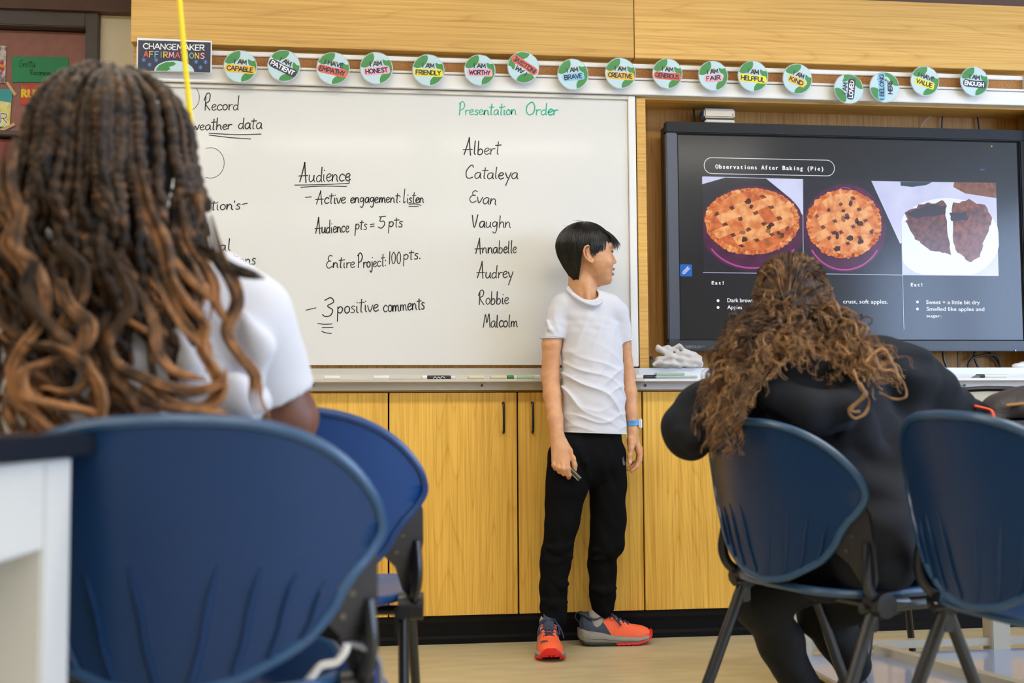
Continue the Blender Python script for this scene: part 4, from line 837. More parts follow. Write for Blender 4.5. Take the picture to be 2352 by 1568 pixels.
# right table with a low H frame
rt_ = thing('lab_table', 'black-topped lab table on cream legs in front of the hoodie student', 'table', (2.1, -1.2, 0))
TYF = -.78
MB().box(1.24, 2.9, -1.62, TYF+.05, .762, .792).build('table_top', M_ttop, rt_, bevel=.003)
p = G(2275, 1487, .1); xa = p[0]; yb_ = p[1]
for x_, y_ in ((1.93, -.80), (1.93, -1.55), (2.82, -.80), (2.82, -1.55)):
    MB().box(x_-.03, x_+.03, y_-.03, y_+.03, 0, .762).build('leg', M_frm, rt_, bevel=.003)
MB().box(1.24, 2.85, -.815, -.785, .10, .125).build('stretcher', M_frm, rt_, bevel=.002)
MB().box(1.3, 2.85, -1.56, -1.535, .10, .125).build('stretcher', M_frm, rt_, bevel=.002)
a, b = G(2125, 1512, .11), G(2352, 1572, .11); d_ = (b-a)[:2]; d_ /= np.linalg.norm(d_); n_ = np.array([-d_[1], d_[0]])
m = MB(); m.prism([tuple(a[:2]-d_*.2+n_*.02), tuple(a[:2]-d_*.2-n_*.02), tuple(b[:2]+d_*.2-n_*.02), tuple(b[:2]+d_*.2+n_*.02)], lambda u, v, d: (u, v, d), .09, .115); m.build('cross_brace', M_frm, rt_, bevel=.002)
MB().box(1.26, 2.8, -1.53, -.82, .085, .092).build('lower_shelf', mat('shelf_blue_reflection', (176, 190, 226), .12, coat=.5), rt_)  # panel added for the bluish reflection, whose blue is put into its colour
MB().box(1.27, 2.86, -.80, -.775, .68, .762).build('apron', M_frm, rt_, bevel=.002)
MB().box(1.27, 1.33, -.83, -.77, 0, .762).build('leg', M_frm, rt_, bevel=.003)
# bag on the right table
s = SDF(.006)
def RB(x, y, dd): return tuple(D(x, y, dd))
s.chain([RB(2250, 968, 3.02), RB(2300, 950, 3.02), RB(2360, 945, 3.02), RB(2460, 950, 3.0)], [.018, .038, .048, .05], .03); s.chain([RB(2270, 975, 2.9), RB(2352, 968, 2.88), RB(2460, 965, 2.88)], [.02, .034, .04], .03)
s.ell(RB(2400, 935, 2.95), (.16, .12, .055), .04)
s.fnp((0, -3, .5), (4, 0, .7935), lambda P: P[..., 2]-.7935, .004, 's')
s.fnp((0, -3, .5), (4, 0, 1.2), lambda P, d: d+.004*np.sin(P[..., 0]*50+3*np.sin(P[..., 2]*40))*np.sin(P[..., 1]*45), .001, 'd')
V, Q = s.mesh(); bg_ = thing('dark_bag', 'dark soft bag lying on the right table with an orange strap', 'bag', tuple(map(float, (D(2330, 960, 2.95)[0], D(2330, 960, 2.95)[1], .793))))
meshobj('body', V, Q, mat('dark_nylon', (52, 50, 56), .45, bump=(90, .5, .004)), bg_, True)
MB().tube(cat([RB(2236, 932, 2.86), RB(2262, 938, 2.86), RB(2278, 944, 2.85), RB(2283, 958, 2.84), RB(2284, 972, 2.84)], 6), .0075, 8, flat=.5).build('strap', mat('orange_webbing', (240, 78, 36), .5), bg_, smooth=True)
MB().tube(cat([RB(2312, 931, 2.86), RB(2340, 928, 2.85), RB(2375, 926, 2.84)], 6), .004, 8).build('zip_trim', mat('tan_trim', (176, 130, 80), .5), bg_, smooth=True)
# blue backpack between the two left chairs
s = SDF(.006); c = D(812, 1560, 1.68); cx_, cy_ = c[0], c[1]
s.cone((cx_, cy_, .09), (cx_, cy_, .36), .075, .062, .04, sq=(1, 1.3, 1)); s.cone((cx_, cy_, .34), (cx_-.012, cy_, .43), .05, .036, .05)
s.chain([(cx_+.035, cy_, .42), (cx_, cy_-.01, .455), (cx_-.045, cy_, .42)], [.02, .024, .02], .03)
s.fnp((-2, -5, -.2), (2, 0, .012), lambda P: P[..., 2]-.003, .004, 's')
s.fnp((-2, -5, -.2), (2, 0, .8), lambda P, d: d+.006*np.sin(P[..., 0]*42+3*np.sin(P[..., 2]*33))*np.sin(P[..., 2]*38+P[..., 0]*20), .001, 'd')
V, Q = s.mesh(); bp_ = thing('backpack', 'royal blue backpack with white zigzag cord on the floor between the left chairs', 'bag', (float(cx_), float(cy_), 0))
meshobj('body', V, Q, mat('royal_blue_nylon', (14, 72, 160), .45, bump=(60, .4, .004), noise=(14, (8, 36, 104), .4, .6)), bp_, True)
PB = lambda x, y, d=1.585: tuple(D(x, y, d))
MB().tube(cat([PB(797, 1478), PB(792, 1496), PB(772, 1520), PB(738, 1528), PB(722, 1545), PB(700, 1572)], 5), .0055, 8).build('cord', mat('white_cord', (226, 228, 232), .5), bp_, smooth=True)
MB().tube(cat([PB(800, 1478, 1.6), PB(838, 1488, 1.6), PB(868, 1515, 1.61), PB(876, 1575, 1.61)], 5), .009, 8, flat=.5).build('strap', mat('grey_strap', (120, 122, 130), .6), bp_, smooth=True)
# yellow cord hanging from the ceiling
a, b = D(412, 0, 2.3), D(433, 228, 2.2); d_ = (a-b)/(a[2]-b[2]); topp = a+d_*(CEIL-a[2]); low = b-d_*.35
yc = thing('hanging_cord', 'bright yellow cord hanging from the ceiling over the poster', 'cord', tuple(map(float, topp)))
MB().tube([low, b, a, topp], .0052, 10).build('cord', mat('yellow_rubber', (236, 208, 0), .4), yc, smooth=True)
MB().tube([topp, topp-np.array([0, 0, .02])], .03, 16).build('ceiling_rose', M_white, yc)
# ceiling fixtures
M_lamp = mat('lamp_diffuser', (255, 248, 234), .5, emit=LAMP_E)
for i, yy in enumerate(LIGHT_ROWS):
    for j, xx in enumerate(LIGHT_COLS):
        t = thing('ceiling_light', '%s ceiling light from the left wall, row %s' % (('first', 'second', 'third', 'fourth', 'fifth')[j], ('nearest the whiteboard', 'above the camera', 'at the back of the room')[i]), 'light', (xx, yy, CEIL), 'ceiling lights outside the frame')
        MB().box(xx-.62, xx+.62, yy-.17, yy-.15, CEIL-.03, CEIL).box(xx-.62, xx+.62, yy+.15, yy+.17, CEIL-.03, CEIL).box(xx-.62, xx-.6, yy-.15, yy+.15, CEIL-.03, CEIL).box(xx+.6, xx+.62, yy-.15, yy+.15, CEIL-.03, CEIL).build('frame', M_white, t)
        MB().box(xx-.598, xx+.598, yy-.148, yy+.148, CEIL-.02, CEIL-.005).build('diffuser', M_lamp, t)
# ================================================================== people: shared anatomy
def nrm(v): v = np.array(v, float); return v/np.linalg.norm(v)
M_eye = mat('eye_white', (226, 220, 214), .15); M_iris = mat('iris_brown', (40, 24, 16), .1); M_lash = mat('lash_black', (20, 16, 15), .6)
class Head:
    """head-local axes f (forward), l (to its right, towards -Y when facing +X), z (up); unit k metres"""
    def __init__(s, C, fwd, k, up=(0, 0, 1)):
        s.C = np.array(C, float); s.f = nrm(fwd); s.z = nrm(np.array(up)-s.f*np.dot(up, s.f)); s.l = np.cross(s.f, s.z); s.k = k
    def p(s, f, l, z): return s.C+(s.f*f+s.l*l+s.z*z)*s.k
    def loc(s, P): Q = (P-s.C)/s.k; return Q@s.f, Q@s.l, Q@s.z
    def sdf(s, S_):
        k = s.k; R = np.array([s.f, s.l, s.z])
        zF = [-79, -77, -72, -66, -57, -44, -33, -27, -15, -4, 5, 14, 20, 30, 42]; vF = [30, 38, 50, 54, 55, 57, 57.5, 56.5, 55, 54, 54.5, 56, 54.5, 50, 40]
        zB = [-79, -77, -70, -60, -50, -35, -20, 0, 42]; vB = [28, 24, 12, 3, -6, -18, -28, -30, -30]
        zW = [-79, -76, -72, -66, -60, -50, -40, -25, -10, 5, 20, 42]; vW = [7, 11, 16, 22, 27, 34, 39, 44, 46, 46.5, 47, 40]
        def face(P):
            f, l, z = s.loc(P); zc_ = np.clip(z, -79, 42); Fv = np.interp(zc_, zF, vF); Bv = np.interp(zc_, zB, vB); Wv = np.interp(zc_, zW, vW)
            cx = Fv-np.minimum((Fv-Bv)*.5, 42); a = np.where(f > cx, Fv-cx, cx-Bv)
            q = ((np.abs(f-cx)/a)**2.2+(np.abs(l)/Wv)**2.2)**(1/2.2); d = (q-1)*np.minimum(a, Wv)*.9
            return np.maximum(d, np.abs(z+18.5)-60.5)*k
        c = s.C; S_.ell(s.p(-8, 0, 12), np.array((62, 49, 53))*k, 6*k, R=R)
        S_.fnp(c-95*k, c+95*k, face, 8*k)
        E = lambda q, r, kk, op='u': S_.ell(s.p(*q), np.array(r)*k, kk*k, op, R)
        E((46, 0, -65), (10, 11, 10), 8); E((40, 24, -22), (14, 16, 15), 12); E((40, -24, -22), (14, 16, 15), 12); E((50, 0, 13), (8, 34, 7), 8)
        for g in (-1, 1): E((58, 18*g, -2), (7, 9.5, 6), 5, 's')
        S_.cone(s.p(54.5, 0, 0), s.p(63.5, 0, -20.5), 3.4*k, 5.4*k, 6*k); 
        for g in (-1, 1):
            E((57.5, 6.2*g, -24.5), (5.2, 4.4, 4.2), 2.5); E((60.5, 3.6*g, -28.8), (2.2, 1.5, 1.6), .8, 's')
            E((45.8, 17.5*g, -1), (8.6, 8.6, 8.6), 1.2)
            S_.chain([s.p(46.5, 26.5*g, -1.5), s.p(52.3, 22.5*g, 2.6), s.p(55.3, 16.5*g, 3.2), s.p(56, 10.5*g, -.8)], [1.5*k, 2*k, 2*k, 1.4*k], 2*k)
            S_.chain([s.p(46.5, 26*g, -2), s.p(52.5, 21*g, -5), s.p(54.5, 15*g, -5.2), s.p(55.5, 10.5*g, -2)], [1.3*k, 1.6*k, 1.6*k, 1.3*k], 2*k)
            # ear
            E((-10, 47.5*g, -9), (10.5, 3.2, 16), 2); E((0, 48*g, -25), (4.6, 2.8, 5.5), 3)
            S_.chain([s.p(-1, 47*g, -1), s.p(-4, 50*g, 6), s.p(-11, 53*g, 9.3), s.p(-18, 55*g, 5.5), s.p(-21.5, 55*g, -4), s.p(-19.5, 54*g, -12), s.p(-15.5, 53*g, -19), s.p(-8.5, 51*g, -26), s.p(-1, 49*g, -29.5)], [2*k]*5+[1.9*k]*2+[2.1*k, 2.4*k], 1.6*k)
            E((-6.5, 53.5*g, -10), (5.8, 4.6, 8.2), 2, 's')
            S_.chain([s.p(-8, 52*g, 3.5), s.p(-13.5, 53*g, -3), s.p(-13.5, 52.5*g, -12), s.p(-8.5, 51.5*g, -20)], [1.5*k]*4, 1.6*k)
            E((.5, 49.5*g, -11), (2.6, 2.6, 3.6), 2)
        E((57.6, 0, -38.4), (7.4, 12, 3.6), 3); E((56.2, 0, -50.4), (6.6, 10.5, 4.3), 3); E((67, 0, -44.8), (9, 12, 1.3), 1.2, 's'); E((57, 0, -32.5), (4, 3, 3), 3)
    def eyes(s, par):
        k = s.k
        for g in (-1, 1):
            o = MB(); bm = bmesh.new(); bmesh.ops.create_uvsphere(bm, u_segments=20, v_segments=14, radius=8.9*k); V = np.array([v.co for v in bm.verts]); Fq = [[v.index for v in f.verts] for f in bm.faces]; bm.free()
            fv = nrm(s.f*1+s.l*.02*g); mi = [1 if np.dot(V[f].mean(0), fv) > 6.6*k else 0 for f in Fq]
            meshobj('eye', V+s.p(45.9, 17.3*g, -1), Fq, [M_eye, M_iris], par, True, mi)
            MB().tube(cat([s.p(47, 27*g, -.8), s.p(53.2, 22.8*g, 1.6), s.p(56.3, 16.5*g, 1.9), s.p(57, 11*g, -1.2)], 5), [.6*k]+[1.5*k]*14+[.5*k], 6).build('eyelashes', M_lash, par, smooth=True)
            P = cat([s.p(44, 30*g, 9), s.p(52, 24*g, 13.2), s.p(57, 16*g, 13.2), s.p(58.5, 8*g, 10.5)], 5); MB().tube(P, [.6*k]+[1.6*k]*(len(P)-2)+[1*k], 6).build('eyebrow', M_lash, par, smooth=True)
    def lipmi(s, V, Q):      # material 1 on the lips
        c = V[Q].mean(1); f, l, z = s.loc(c); return ((f > 57.6-np.abs(l)*.35) & (np.abs(l) < 12.2) & (z < -35.6+np.abs(l)*-.06) & (z > -55+np.abs(l)*.28)).astype(int)
def hand(S_, W_, d, n, th, k=1., curl=.9, r0=.0088):
    """relaxed hand: wrist W_, pointing d, back-of-hand normal n, thumb on the side th"""
    d, n, th = nrm(d), nrm(n), nrm(th); q = lambda a, b, c: W_+(d*a+th*b+n*c)*k
    for b, L_, sp_ in ((.026, .072, .004), (.009, .080, .001), (-.008, .073, -.003), (-.024, .057, -.007)):
        kn = q(.078-abs(b-.005)*.18, b, 0); S_.cone(q(.0, b*.45, 0), kn, .0135*k, .0105*k, .012*k)
        p = kn; a = .25*curl; pts = [p]
        for f, da in ((.45, .35), (.3, .75), (.25, .55)):
            p = p+(d*math.cos(a)-n*math.sin(a)+th*sp_*6*f)*L_*f*k; pts.append(p); a += da*curl
        S_.chain(pts, [r0*k, r0*.92*k, r0*.86*k, r0*.72*k], .004*k)
    S_.chain([q(.012, .018, -.004), q(.04, .042, -.012), q(.066, .05, -.02), q(.088, .046, -.028)], [.014*k, .0115*k, .0095*k, .0078*k], .007*k)
def skin(name, c, c2, lip, sss=.12):
    a = mat(name, c, .48, noise=(38, c2, .3, .7), bump=(500, .12, .0006), sss=sss, spec=.4); b = mat(name+'_lips', lip, .35, sss=sss); return [a, b]
def skinobj(S_, par, mats, heads=(), name='body'):
    V, Q = S_.mesh(); mi = np.zeros(len(Q), int)
    for h in heads: mi |= h.lipmi(V, Q)
    return meshobj(name, V, Q, mats, par, True, mi)
# ================================================================== standing student
YB0 = -.17
def B(x, y, dy=0.): return W(x, y, YB0+dy)
ku = 1.512e-3
boy = thing('person', 'student in white T-shirt and black joggers standing at the board looking at the screen', 'person', tuple(map(float, (B(1345, 1000)[0], YB0, 0))))
HB = Head(B(1350, 580, -.0), (1, .02, 0), ku)
s = SDF(.0021); HB.sdf(s)
px = lambda v: v*ku
s.cone(HB.p(-12, 0, -28), B(1344, 700, .01), px(28), px(29.5), px(14), sq=(1, .92, 1))
s.cone(HB.p(-8, 8, -42), B(1352, 690, -.04), px(7), px(5), px(10)); s.cone(HB.p(-30, 0, -38), B(1322, 690, .03), px(15), px(19), px(12))
s.cone(B(1350, 745, .01), B(1358, 900, .01), .084, .082, .02, sq=(1, .58, 1)); s.cone(B(1295, 722, 0), B(1405, 722, .01), .026, .024, .02); s.cone(B(1358, 900, .01), B(1354, 1010, .01), .082, .086, .02, sq=(1, .6, 1))
for a, b in (((1318, 1030, .0), (1292, 1210, .0)), ((1390, 1030, .03), (1392, 1215, .05))): s.cone(B(*a), B(*b), .062, .042, .02)
for a, b in (((1292, 1210, .0), (1273, 1400, -.01)), ((1392, 1215, .05), (1384, 1385, .06))): s.cone(B(*a), B(*b), .042, .028, .01)
# right arm (left in the picture) down to the hand
s.chain([B(1280, 728), B(1267, 790, .0), B(1264, 862, .005), B(1268, 905, -.012), B(1275, 960, -.042), B(1280, 1000, -.06)], [.029, .0335, .0312, .0305, .0268, .023], .01)
KN = [(1302, 1058, -.092), (1292.5, 1061, -.094), (1283, 1062, -.09), (1274, 1059, -.082)]
for i, q in enumerate(KN): s.cone(B(1281+(q[0]-1288)*.28, 1003, -.06), B(*q), .0145, .0112, .012)
s.cone(B(1282, 1012, -.06), B(1288, 1048, -.072), .019, .018, .012, sq=(1.25, .75, 1))
s.chain([B(1302, 1058, -.092), B(1304, 1077, -.108), B(1306.5, 1091, -.104), B(1306, 1096, -.088)], [.0112, .0098, .0092, .0078], .003)
s.chain([B(1292.5, 1061, -.094), B(1293, 1077, -.108), B(1295, 1087, -.1), B(1296, 1088, -.085)], [.011, .0096, .009, .0078], .003)
s.chain([B(1283, 1062, -.09), B(1282.5, 1074, -.102), B(1285, 1082, -.095), B(1288, 1082, -.08)], [.0105, .0092, .0086, .0075], .003)
s.chain([B(1274, 1059, -.082), B(1272.5, 1068, -.092), B(1276, 1075, -.086), B(1280, 1075, -.074)], [.0098, .0085, .008, .007], .003)
s.chain([B(1294, 1015, -.068), B(1308, 1036, -.076), B(1316, 1052, -.082), B(1319.5, 1068, -.086), B(1320, 1079, -.088)], [.0145, .012, .0102, .0092, .0076], .007)
# left arm (right in the picture), relaxed hand
s.chain([B(1418, 732, .01), B(1431, 790, .03), B(1441, 862, .045), B(1446, 900, .035), B(1450, 945, .02), B(1452.5, 985, .01)], [.025, .0275, .026, .0255, .0212, .0172], .012)
s.cone(B(1452.5, 985, .01), B(1452, 1016, .0), .0165, .0185, .01, sq=(1, .9, 1)); s.cone(B(1455, 1000, .02), B(1464, 1028, .018), .016, .0135, .01)
s.chain([B(1449, 1010, -.006), B(1449, 1030, -.014), B(1446.5, 1046, -.018), B(1447, 1061, -.02)], [.014, .0108, .0088, .0078], .006)
for (dy, dx, dz) in ((.0, 0, 0), (.018, -6, -3), (.036, -2, -5), (.052, 1, -12)):
    s.chain([B(1463, 1024, dy+.01), B(1469.5+dx*.3, 1042+dz, dy), B(1469+dx*.4, 1058+dz, dy-.004), B(1462+dx*.8, 1072+dz, dy-.008), B(1451+dx*1.6, 1081+dz*1.3, dy-.01)], [.0125, .0104, .009, .0083, .0068], .003)
SK = skin('skin_light', (214, 162, 120), (202, 144, 102), (172, 104, 88), .06)
body = skinobj(s, boy, SK, [HB])
HB.eyes(boy)
nl = mat('nail', (226, 178, 158), .25)
for c, r, a in ((B(1447.3, 1060.5, -.0285), (.0058, .0022, .0085), 0),):
    s2 = SDF(.0012); s2.ell(c, r, .001); V, Q = s2.mesh(); meshobj('thumbnail', V, Q, nl, boy, True)
for f_, l_, z_ in ((48, 40, -23), (50, 31, -35)):
    pass
# hair
def zl(f): return np.interp(f, [-90, -27, -24, -20, -6, -4, 2, 9, 21, 40, 50, 58, 80], [-64, -66, -6, 7, 8, -9, -16, -9, -3, 2, 13, 21, 24])
def hr(z): return np.interp(z, [-66, -50, -34, -9, 12], [.46, .58, .74, .93, 1.])
def hsurf(f0, ph, t, R0=(66, 54, 58)):
    z = 13+R0[2]*math.cos(t); h = math.sin(t) if t < PI/2 else 1.
    if t > PI/2: z = 13-R0[2]*(t-PI/2)*1.0; h = hr(z) if math.cos(ph) < 0 else max(.8, 1-.1*(t-PI/2))
    return -9+R0[0]*h*math.cos(ph), R0[1]*h*math.sin(ph), z
hs_ = SDF(.0024)
def capfn(P):
    f, l, z = HB.loc(P); h = np.where(f < -9, np.interp(z, [-66, -50, -34, -9, 12], [.46, .58, .74, .93, 1.]), np.interp(z, [-30, 12], [.9, 1.]))
    k_ = HB.k; q = np.sqrt(((f+9)/(64*h))**2+(l/(51*h))**2+(np.maximum(z-12, 0)/57)**2); d = (q-1)*48
    d = np.maximum(d, (zl(f)+2-z)*.8); d = np.maximum(d, 38-np.sqrt((f+5)**2+l**2+(z-8)**2)*1.0+2*0) if False else d
    ang = np.arctan2(l, f+20); d = d+1.1*np.sin(ang*60+z*.06)*np.clip((62-z)/40, 0, 1)*.8
    return d*k_
hs_.fnp(HB.C-90*ku, HB.C+90*ku, capfn, .002)
V, Q = hs_.mesh(); M_hair = mat('black_hair', (24, 21, 20), .34, spec=.6, bump=(260, .25, .001)); cap = meshobj('hair', V, Q, M_hair, boy, True)
paths, rad = [], []; R_ = random.Random(5); N = 16
for i in range(2300):
    ph = R_.uniform(-PI, PI); f_t = None; off = R_.uniform(-1.5, 1.8); R0 = (66+off, 53.5+off, 58.5+off); sw = R_.uniform(-.12, .12)+.1*math.sin(ph)
    t = 0; te = 1.2
    while te < 2.9:
        f, l, z = hsurf(0, ph+sw*te*.4, te, R0)
        if z < zl(f)+R_.uniform(-3, 4): break
        te += .03
    t0 = R_.uniform(.02, min(.9, te*.6)); P = []
    for j in range(N):
        tt = t0+(te-t0)*j/(N-1); f, l, z = hsurf(0, ph+sw*tt*.4+.02*math.sin(tt*7+i), tt, R0); P.append(HB.p(f, l, z))
    paths.append(P); rad.append([1.15e-3*min(1, (j+2)/5)*min(1, (N-j)/4.) for j in range(N)])
# loose fringe falling forward over the brow, and stray hairs at the crown
for i in range(150):
    l0 = R_.uniform(-44, 46); b = R_.uniform(0, 1); f0 = 40*math.sqrt(max(.1, 1-(l0/60)**2)); e = R_.uniform(4, 20)
    P = cat([HB.p(f0*.45, l0*.8, 66-abs(l0)*.25), HB.p(f0*1.15+4, l0*.95, 50-abs(l0)*.2), HB.p(f0*1.3+8+e*.5*b, l0, 34-abs(l0)*.1), HB.p(f0*1.3+10+e*b, l0, 18+R_.uniform(-8, 4)), HB.p(f0*1.3+6+e*b*.9, l0, 6+R_.uniform(-6, 10))], 4)[:N]
    P = np.array([P[min(j, len(P)-1)]+0 for j in range(N)]); paths.append(P); rad.append([.75e-3*min(1, (N-j)/6.) for j in range(N)])
for i in range(9):
    ph = R_.uniform(-PI, PI); q0 = np.array(hsurf(0, ph, R_.uniform(.2, .9), (67, 55, 60))); P = cat([q0, q0+[-6*math.cos(ph), 2*math.sin(ph), 5], q0+[-10, 3*math.sin(ph), 2+R_.uniform(0, 3)]], 8)[:N]; P = [HB.p(*q) for q in P]
    while len(P) < N: P.append(P[-1])
    paths.append(P); rad.append([.35e-3]*N)
strands('hair_strands', paths, np.array(rad), 3, M_hair, cap)['kind'] = 'stuff'
# T-shirt
M_tee = mat('white_cotton', (206, 206, 214), .85, bump=(700, .18, .0006), sheen=.2)
ts = SDF(.0026)
TA = [B(1352, 735, .01), B(1360, 800, .008), B(1363, 900, .0), B(1365, 1000, .0)]; TR = [.104, .108, .1085, .114]; FL = .66
def torso(P):
    d = None
    for i in range(3):
        sc = np.array([1, FL, 1]); e = rc((P-TA[i])/sc, np.zeros(3), (TA[i+1]-TA[i])/sc, TR[i], TR[i+1])*FL
        d = e if d is None else np.minimum(d, e)
    hz = B(1366, 994, 0)[2]-(P[..., 0]-TA[3][0])*.04
    return np.maximum(d, hz-P[..., 2])
ts.fnp(TA[3]-.14, TA[0]+.14, torso, .02)
ts.cone(B(1292, 702, .005), B(1330, 690, .01), .043, .042, .035); ts.cone(B(1330, 690, .01), B(1405, 702, .005), .04, .038, .035)
def sleeve(a, b, ra, rb, q0, nrm_):
    a, b, q0, nn = np.array(a), np.array(b), np.array(q0), nrm(nrm_)
    ts.fnp(np.minimum(a, b)-.06, np.maximum(a, b)+.06, lambda P: np.maximum(rc(P, a, b, ra, rb), (P-q0)@nn), .012)
sleeve(B(1281, 718, .003), B(1266, 800, .0), .041, .0415, B(1267, 776, 0), (0, 0, -1)); sleeve(B(1421, 716, .01), B(1433, 800, .03), .036, .034, B(1433, 786, 0), (.35, 0, -1))
ts.cone(B(1266, 796, .001), B(1265, 830, .0), .0375, .0375, .002, 's'); ts.cone(B(1434, 803, .03), B(1438, 830, .035), .0305, .0305, .002, 's')
ts.ell(B(1343, 674, -.002), (.05, .062, .034), .006, 's', R=[[.93, 0, -.36], [0, 1, 0], [.36, 0, .93]])
def SYf(x, y):          # front surface of the shirt below a picture point
    p = B(x, y, 0); xc = np.interp(p[2], [q[2] for q in TA[::-1]], [q[0] for q in TA[::-1]]); r = np.interp(p[2], [q[2] for q in TA[::-1]], TR[::-1]); u = min(.97, abs(p[0]-xc)/r)
    return -FL*r*math.sqrt(1-u*u)+.0042
ts.chain([B(1256, 735, -.03), B(1262, 755, -.034), B(1275, 768, -.034)], [.004, .006, .004], .008); ts.chain([B(1274, 730, -.034), B(1280, 752, -.032), B(1282, 770, -.03)], [.003, .006, .004], .008)
def wr(P, d):            # drape folds: a fan of diagonal creases from the left waist, softer ones across chest and hem
    q0 = B(1292, 850, 0); x, y, z = P[..., 0]-q0[0], P[..., 1], P[..., 2]-q0[2]; W_ = lambda t: (1-np.abs(np.sin(t)))**1.7
    bell = lambda cx, cz, sx, sz: np.exp(-((x-cx)/sx)**2-((z-cz)/sz)**2)
    v = z*.76+x*.62; a1 = W_(v*66+1.3*np.sin(x*21+1)+.9*np.sin(z*27)); v2 = z*.86-x*.5; a2 = W_(v2*58+1.5*np.sin(x*25)+1.1*np.sin(z*19+2)); a3 = W_(z*74+1.2*np.sin(x*30+z*12)); a4 = W_(x*52+1.4*np.sin(z*16+1))
    amp = .0075*bell(.04, -.075, .085, .075)*a1+.0052*bell(.16, -.11, .09, .06)*a1+.0042*bell(.17, -.02, .06, .07)*a2+.004*bell(.02, .03, .05, .06)*a2+.0034*bell(.12, -.175, .13, .035)*a3+.0026*bell(.1, .13, .12, .05)*a4+.0022*bell(.12, .04, .09, .06)*a1
    return d-amp*1.55+.0007*np.sin(P[..., 0]*70+z*95+2.5*np.sin(z*40))*np.sin(z*55-x*38+y*50)
ts.fnp((.3, -.6, .7), (1.3, .3, 1.4), wr, .001, 'd')
V, Q = ts.mesh(); tee = meshobj('t_shirt', V, Q, M_tee, boy, True)
ring = cat([B(1304, 663, -.006), B(1312, 674, -.04), B(1334, 690, -.064), B(1362, 700, -.068), B(1379, 694, -.05), B(1383.5, 683, -.02), B(1378, 674, .018), B(1350, 666, .045), B(1318, 659, .035)], 6, True)
MB().tube(ring, .0062, 8, closed=True).build('collar', M_tee, tee, smooth=True)
hem = [np.array((TA[3][0]+.1135*math.cos(a), YB0+.075*math.sin(a)*1., B(1366, 994, 0)[2]+.001-.1135*math.cos(a)*.04)) for a in np.linspace(0, 2*PI, 48, endpoint=False)]
MB().tube(hem, .0022, 6, closed=True).build('hem', M_tee, tee, smooth=True)
for c, dx, dz, r, tilt in ((B(1266.5, 777, .0), 0, 0, .0402, 0), (B(1432.5, 785, .026), 0, 0, .0342, .3)):
    P = [c+np.array((r*math.cos(a), r*math.sin(a), tilt*r*math.cos(a))) for a in np.linspace(0, 2*PI, 32, endpoint=False)]; MB().tube(P, .0018, 6, closed=True).build('cuff', M_tee, tee, smooth=True)
# joggers
M_jog = mat('black_jersey', (20, 20, 22), .95, spec=.05, bump=(420, .2, .0008), sheen=0)
pn_ = SDF(.0035)
pn_.cone(B(1364, 1003, .0), B(1352, 1045, .0), .1, .112, .02, sq=(1, .64, 1)); pn_.ell(B(1350, 1062, .02), (.115, .085, .07), .03)
pn_.chain([B(1310, 1045, -.01), B(1300, 1120, -.012), B(1290, 1200, -.012), B(1280, 1262, -.005), B(1275, 1300, .0), B(1271, 1350, .0), B(1272, 1393, .0)], [.078, .072, .058, .052, .053, .047, .047], .012)
pn_.chain([B(1392, 1045, .02), B(1396, 1120, .03), B(1397, 1200, .04), B(1394, 1247, .045), B(1386, 1262, .05), B(1384, 1300, .055), B(1383, 1345, .06), B(1385, 1364, .06)], [.072, .066, .062, .062, .053, .051, .046, .048], .008)
pn_.cone(B(1272, 1393, -.006), B(1273, 1419, -.016), .046, .040, .006); pn_.cone(B(1384, 1368, .06), B(1385, 1393, .066), .045, .040, .006)
for pts, r in [([(1252, 1255, -.05), (1280, 1262, -.058), (1315, 1250, -.05)], .008), ([(1250, 1285, -.045), (1278, 1290, -.055), (1310, 1280, -.045)], .007), ([(1362, 1262, 0), (1390, 1268, -.008), (1425, 1252, 0)], .008), ([(1358, 1285, 0), (1385, 1282, -.004), (1412, 1275, 0)], .006), ([(1245, 1378, -.03), (1270, 1388, -.045), (1303, 1382, -.035)], .008), ([(1358, 1352, .02), (1385, 1358, .01), (1414, 1350, .02)], .007), ([(1320, 1020, -.085), (1345, 1060, -.085), (1352, 1100, -.06)], .006), ([(1270, 1330, -.05), (1290, 1345, -.045), (1305, 1340, -.035)], .005)]:
    pn_.chain([B(q[0], q[1], q[2]+.004) for q in pts], [r*.5, r, r*.5], .02)
pn_.fnp((.2, -.6, .7), (1.4, .4, 1.2), lambda P: P[..., 2]*-1+B(1350, 984, 0)[2] if False else B(1350, 984, 0)[2]-P[..., 2], .004, 's')
pn_.fnp((.2, -.6, 0), (1.3, .4, .9), lambda P, d: d+.0028*np.sin(P[..., 2]*48+3*np.sin(P[..., 0]*30))*np.sin(P[..., 0]*42+P[..., 1]*35+P[..., 2]*12), .001, 'd')
V, Q = pn_.mesh(); jog = meshobj('joggers', V, Q, M_jog, boy, True)
MB().add([B(x, y, -.0315) for x, y in ((1428, 1049), (1433, 1048), (1436, 1068), (1431, 1069))]+[B(x, y, -.0325) for x, y in ((1428, 1049), (1433, 1048), (1436, 1068), (1431, 1069))], [(0, 1, 2, 3), (4, 5, 6, 7)]).build('printed_logo', mat('grey_logo', (70, 70, 74), .6), jog)
for x0, y0, x1, y1 in ((1430, 1050, 1432, 1066), (1433, 1056, 1434.5, 1068), (1436, 1060, 1437.5, 1066)):
    MB().tube([B(x0, y0, -.034), B(x1, y1, -.034)], .0006, 5).build('logo_stroke', mat('grey_logo_line', (150, 150, 152), .6), jog)
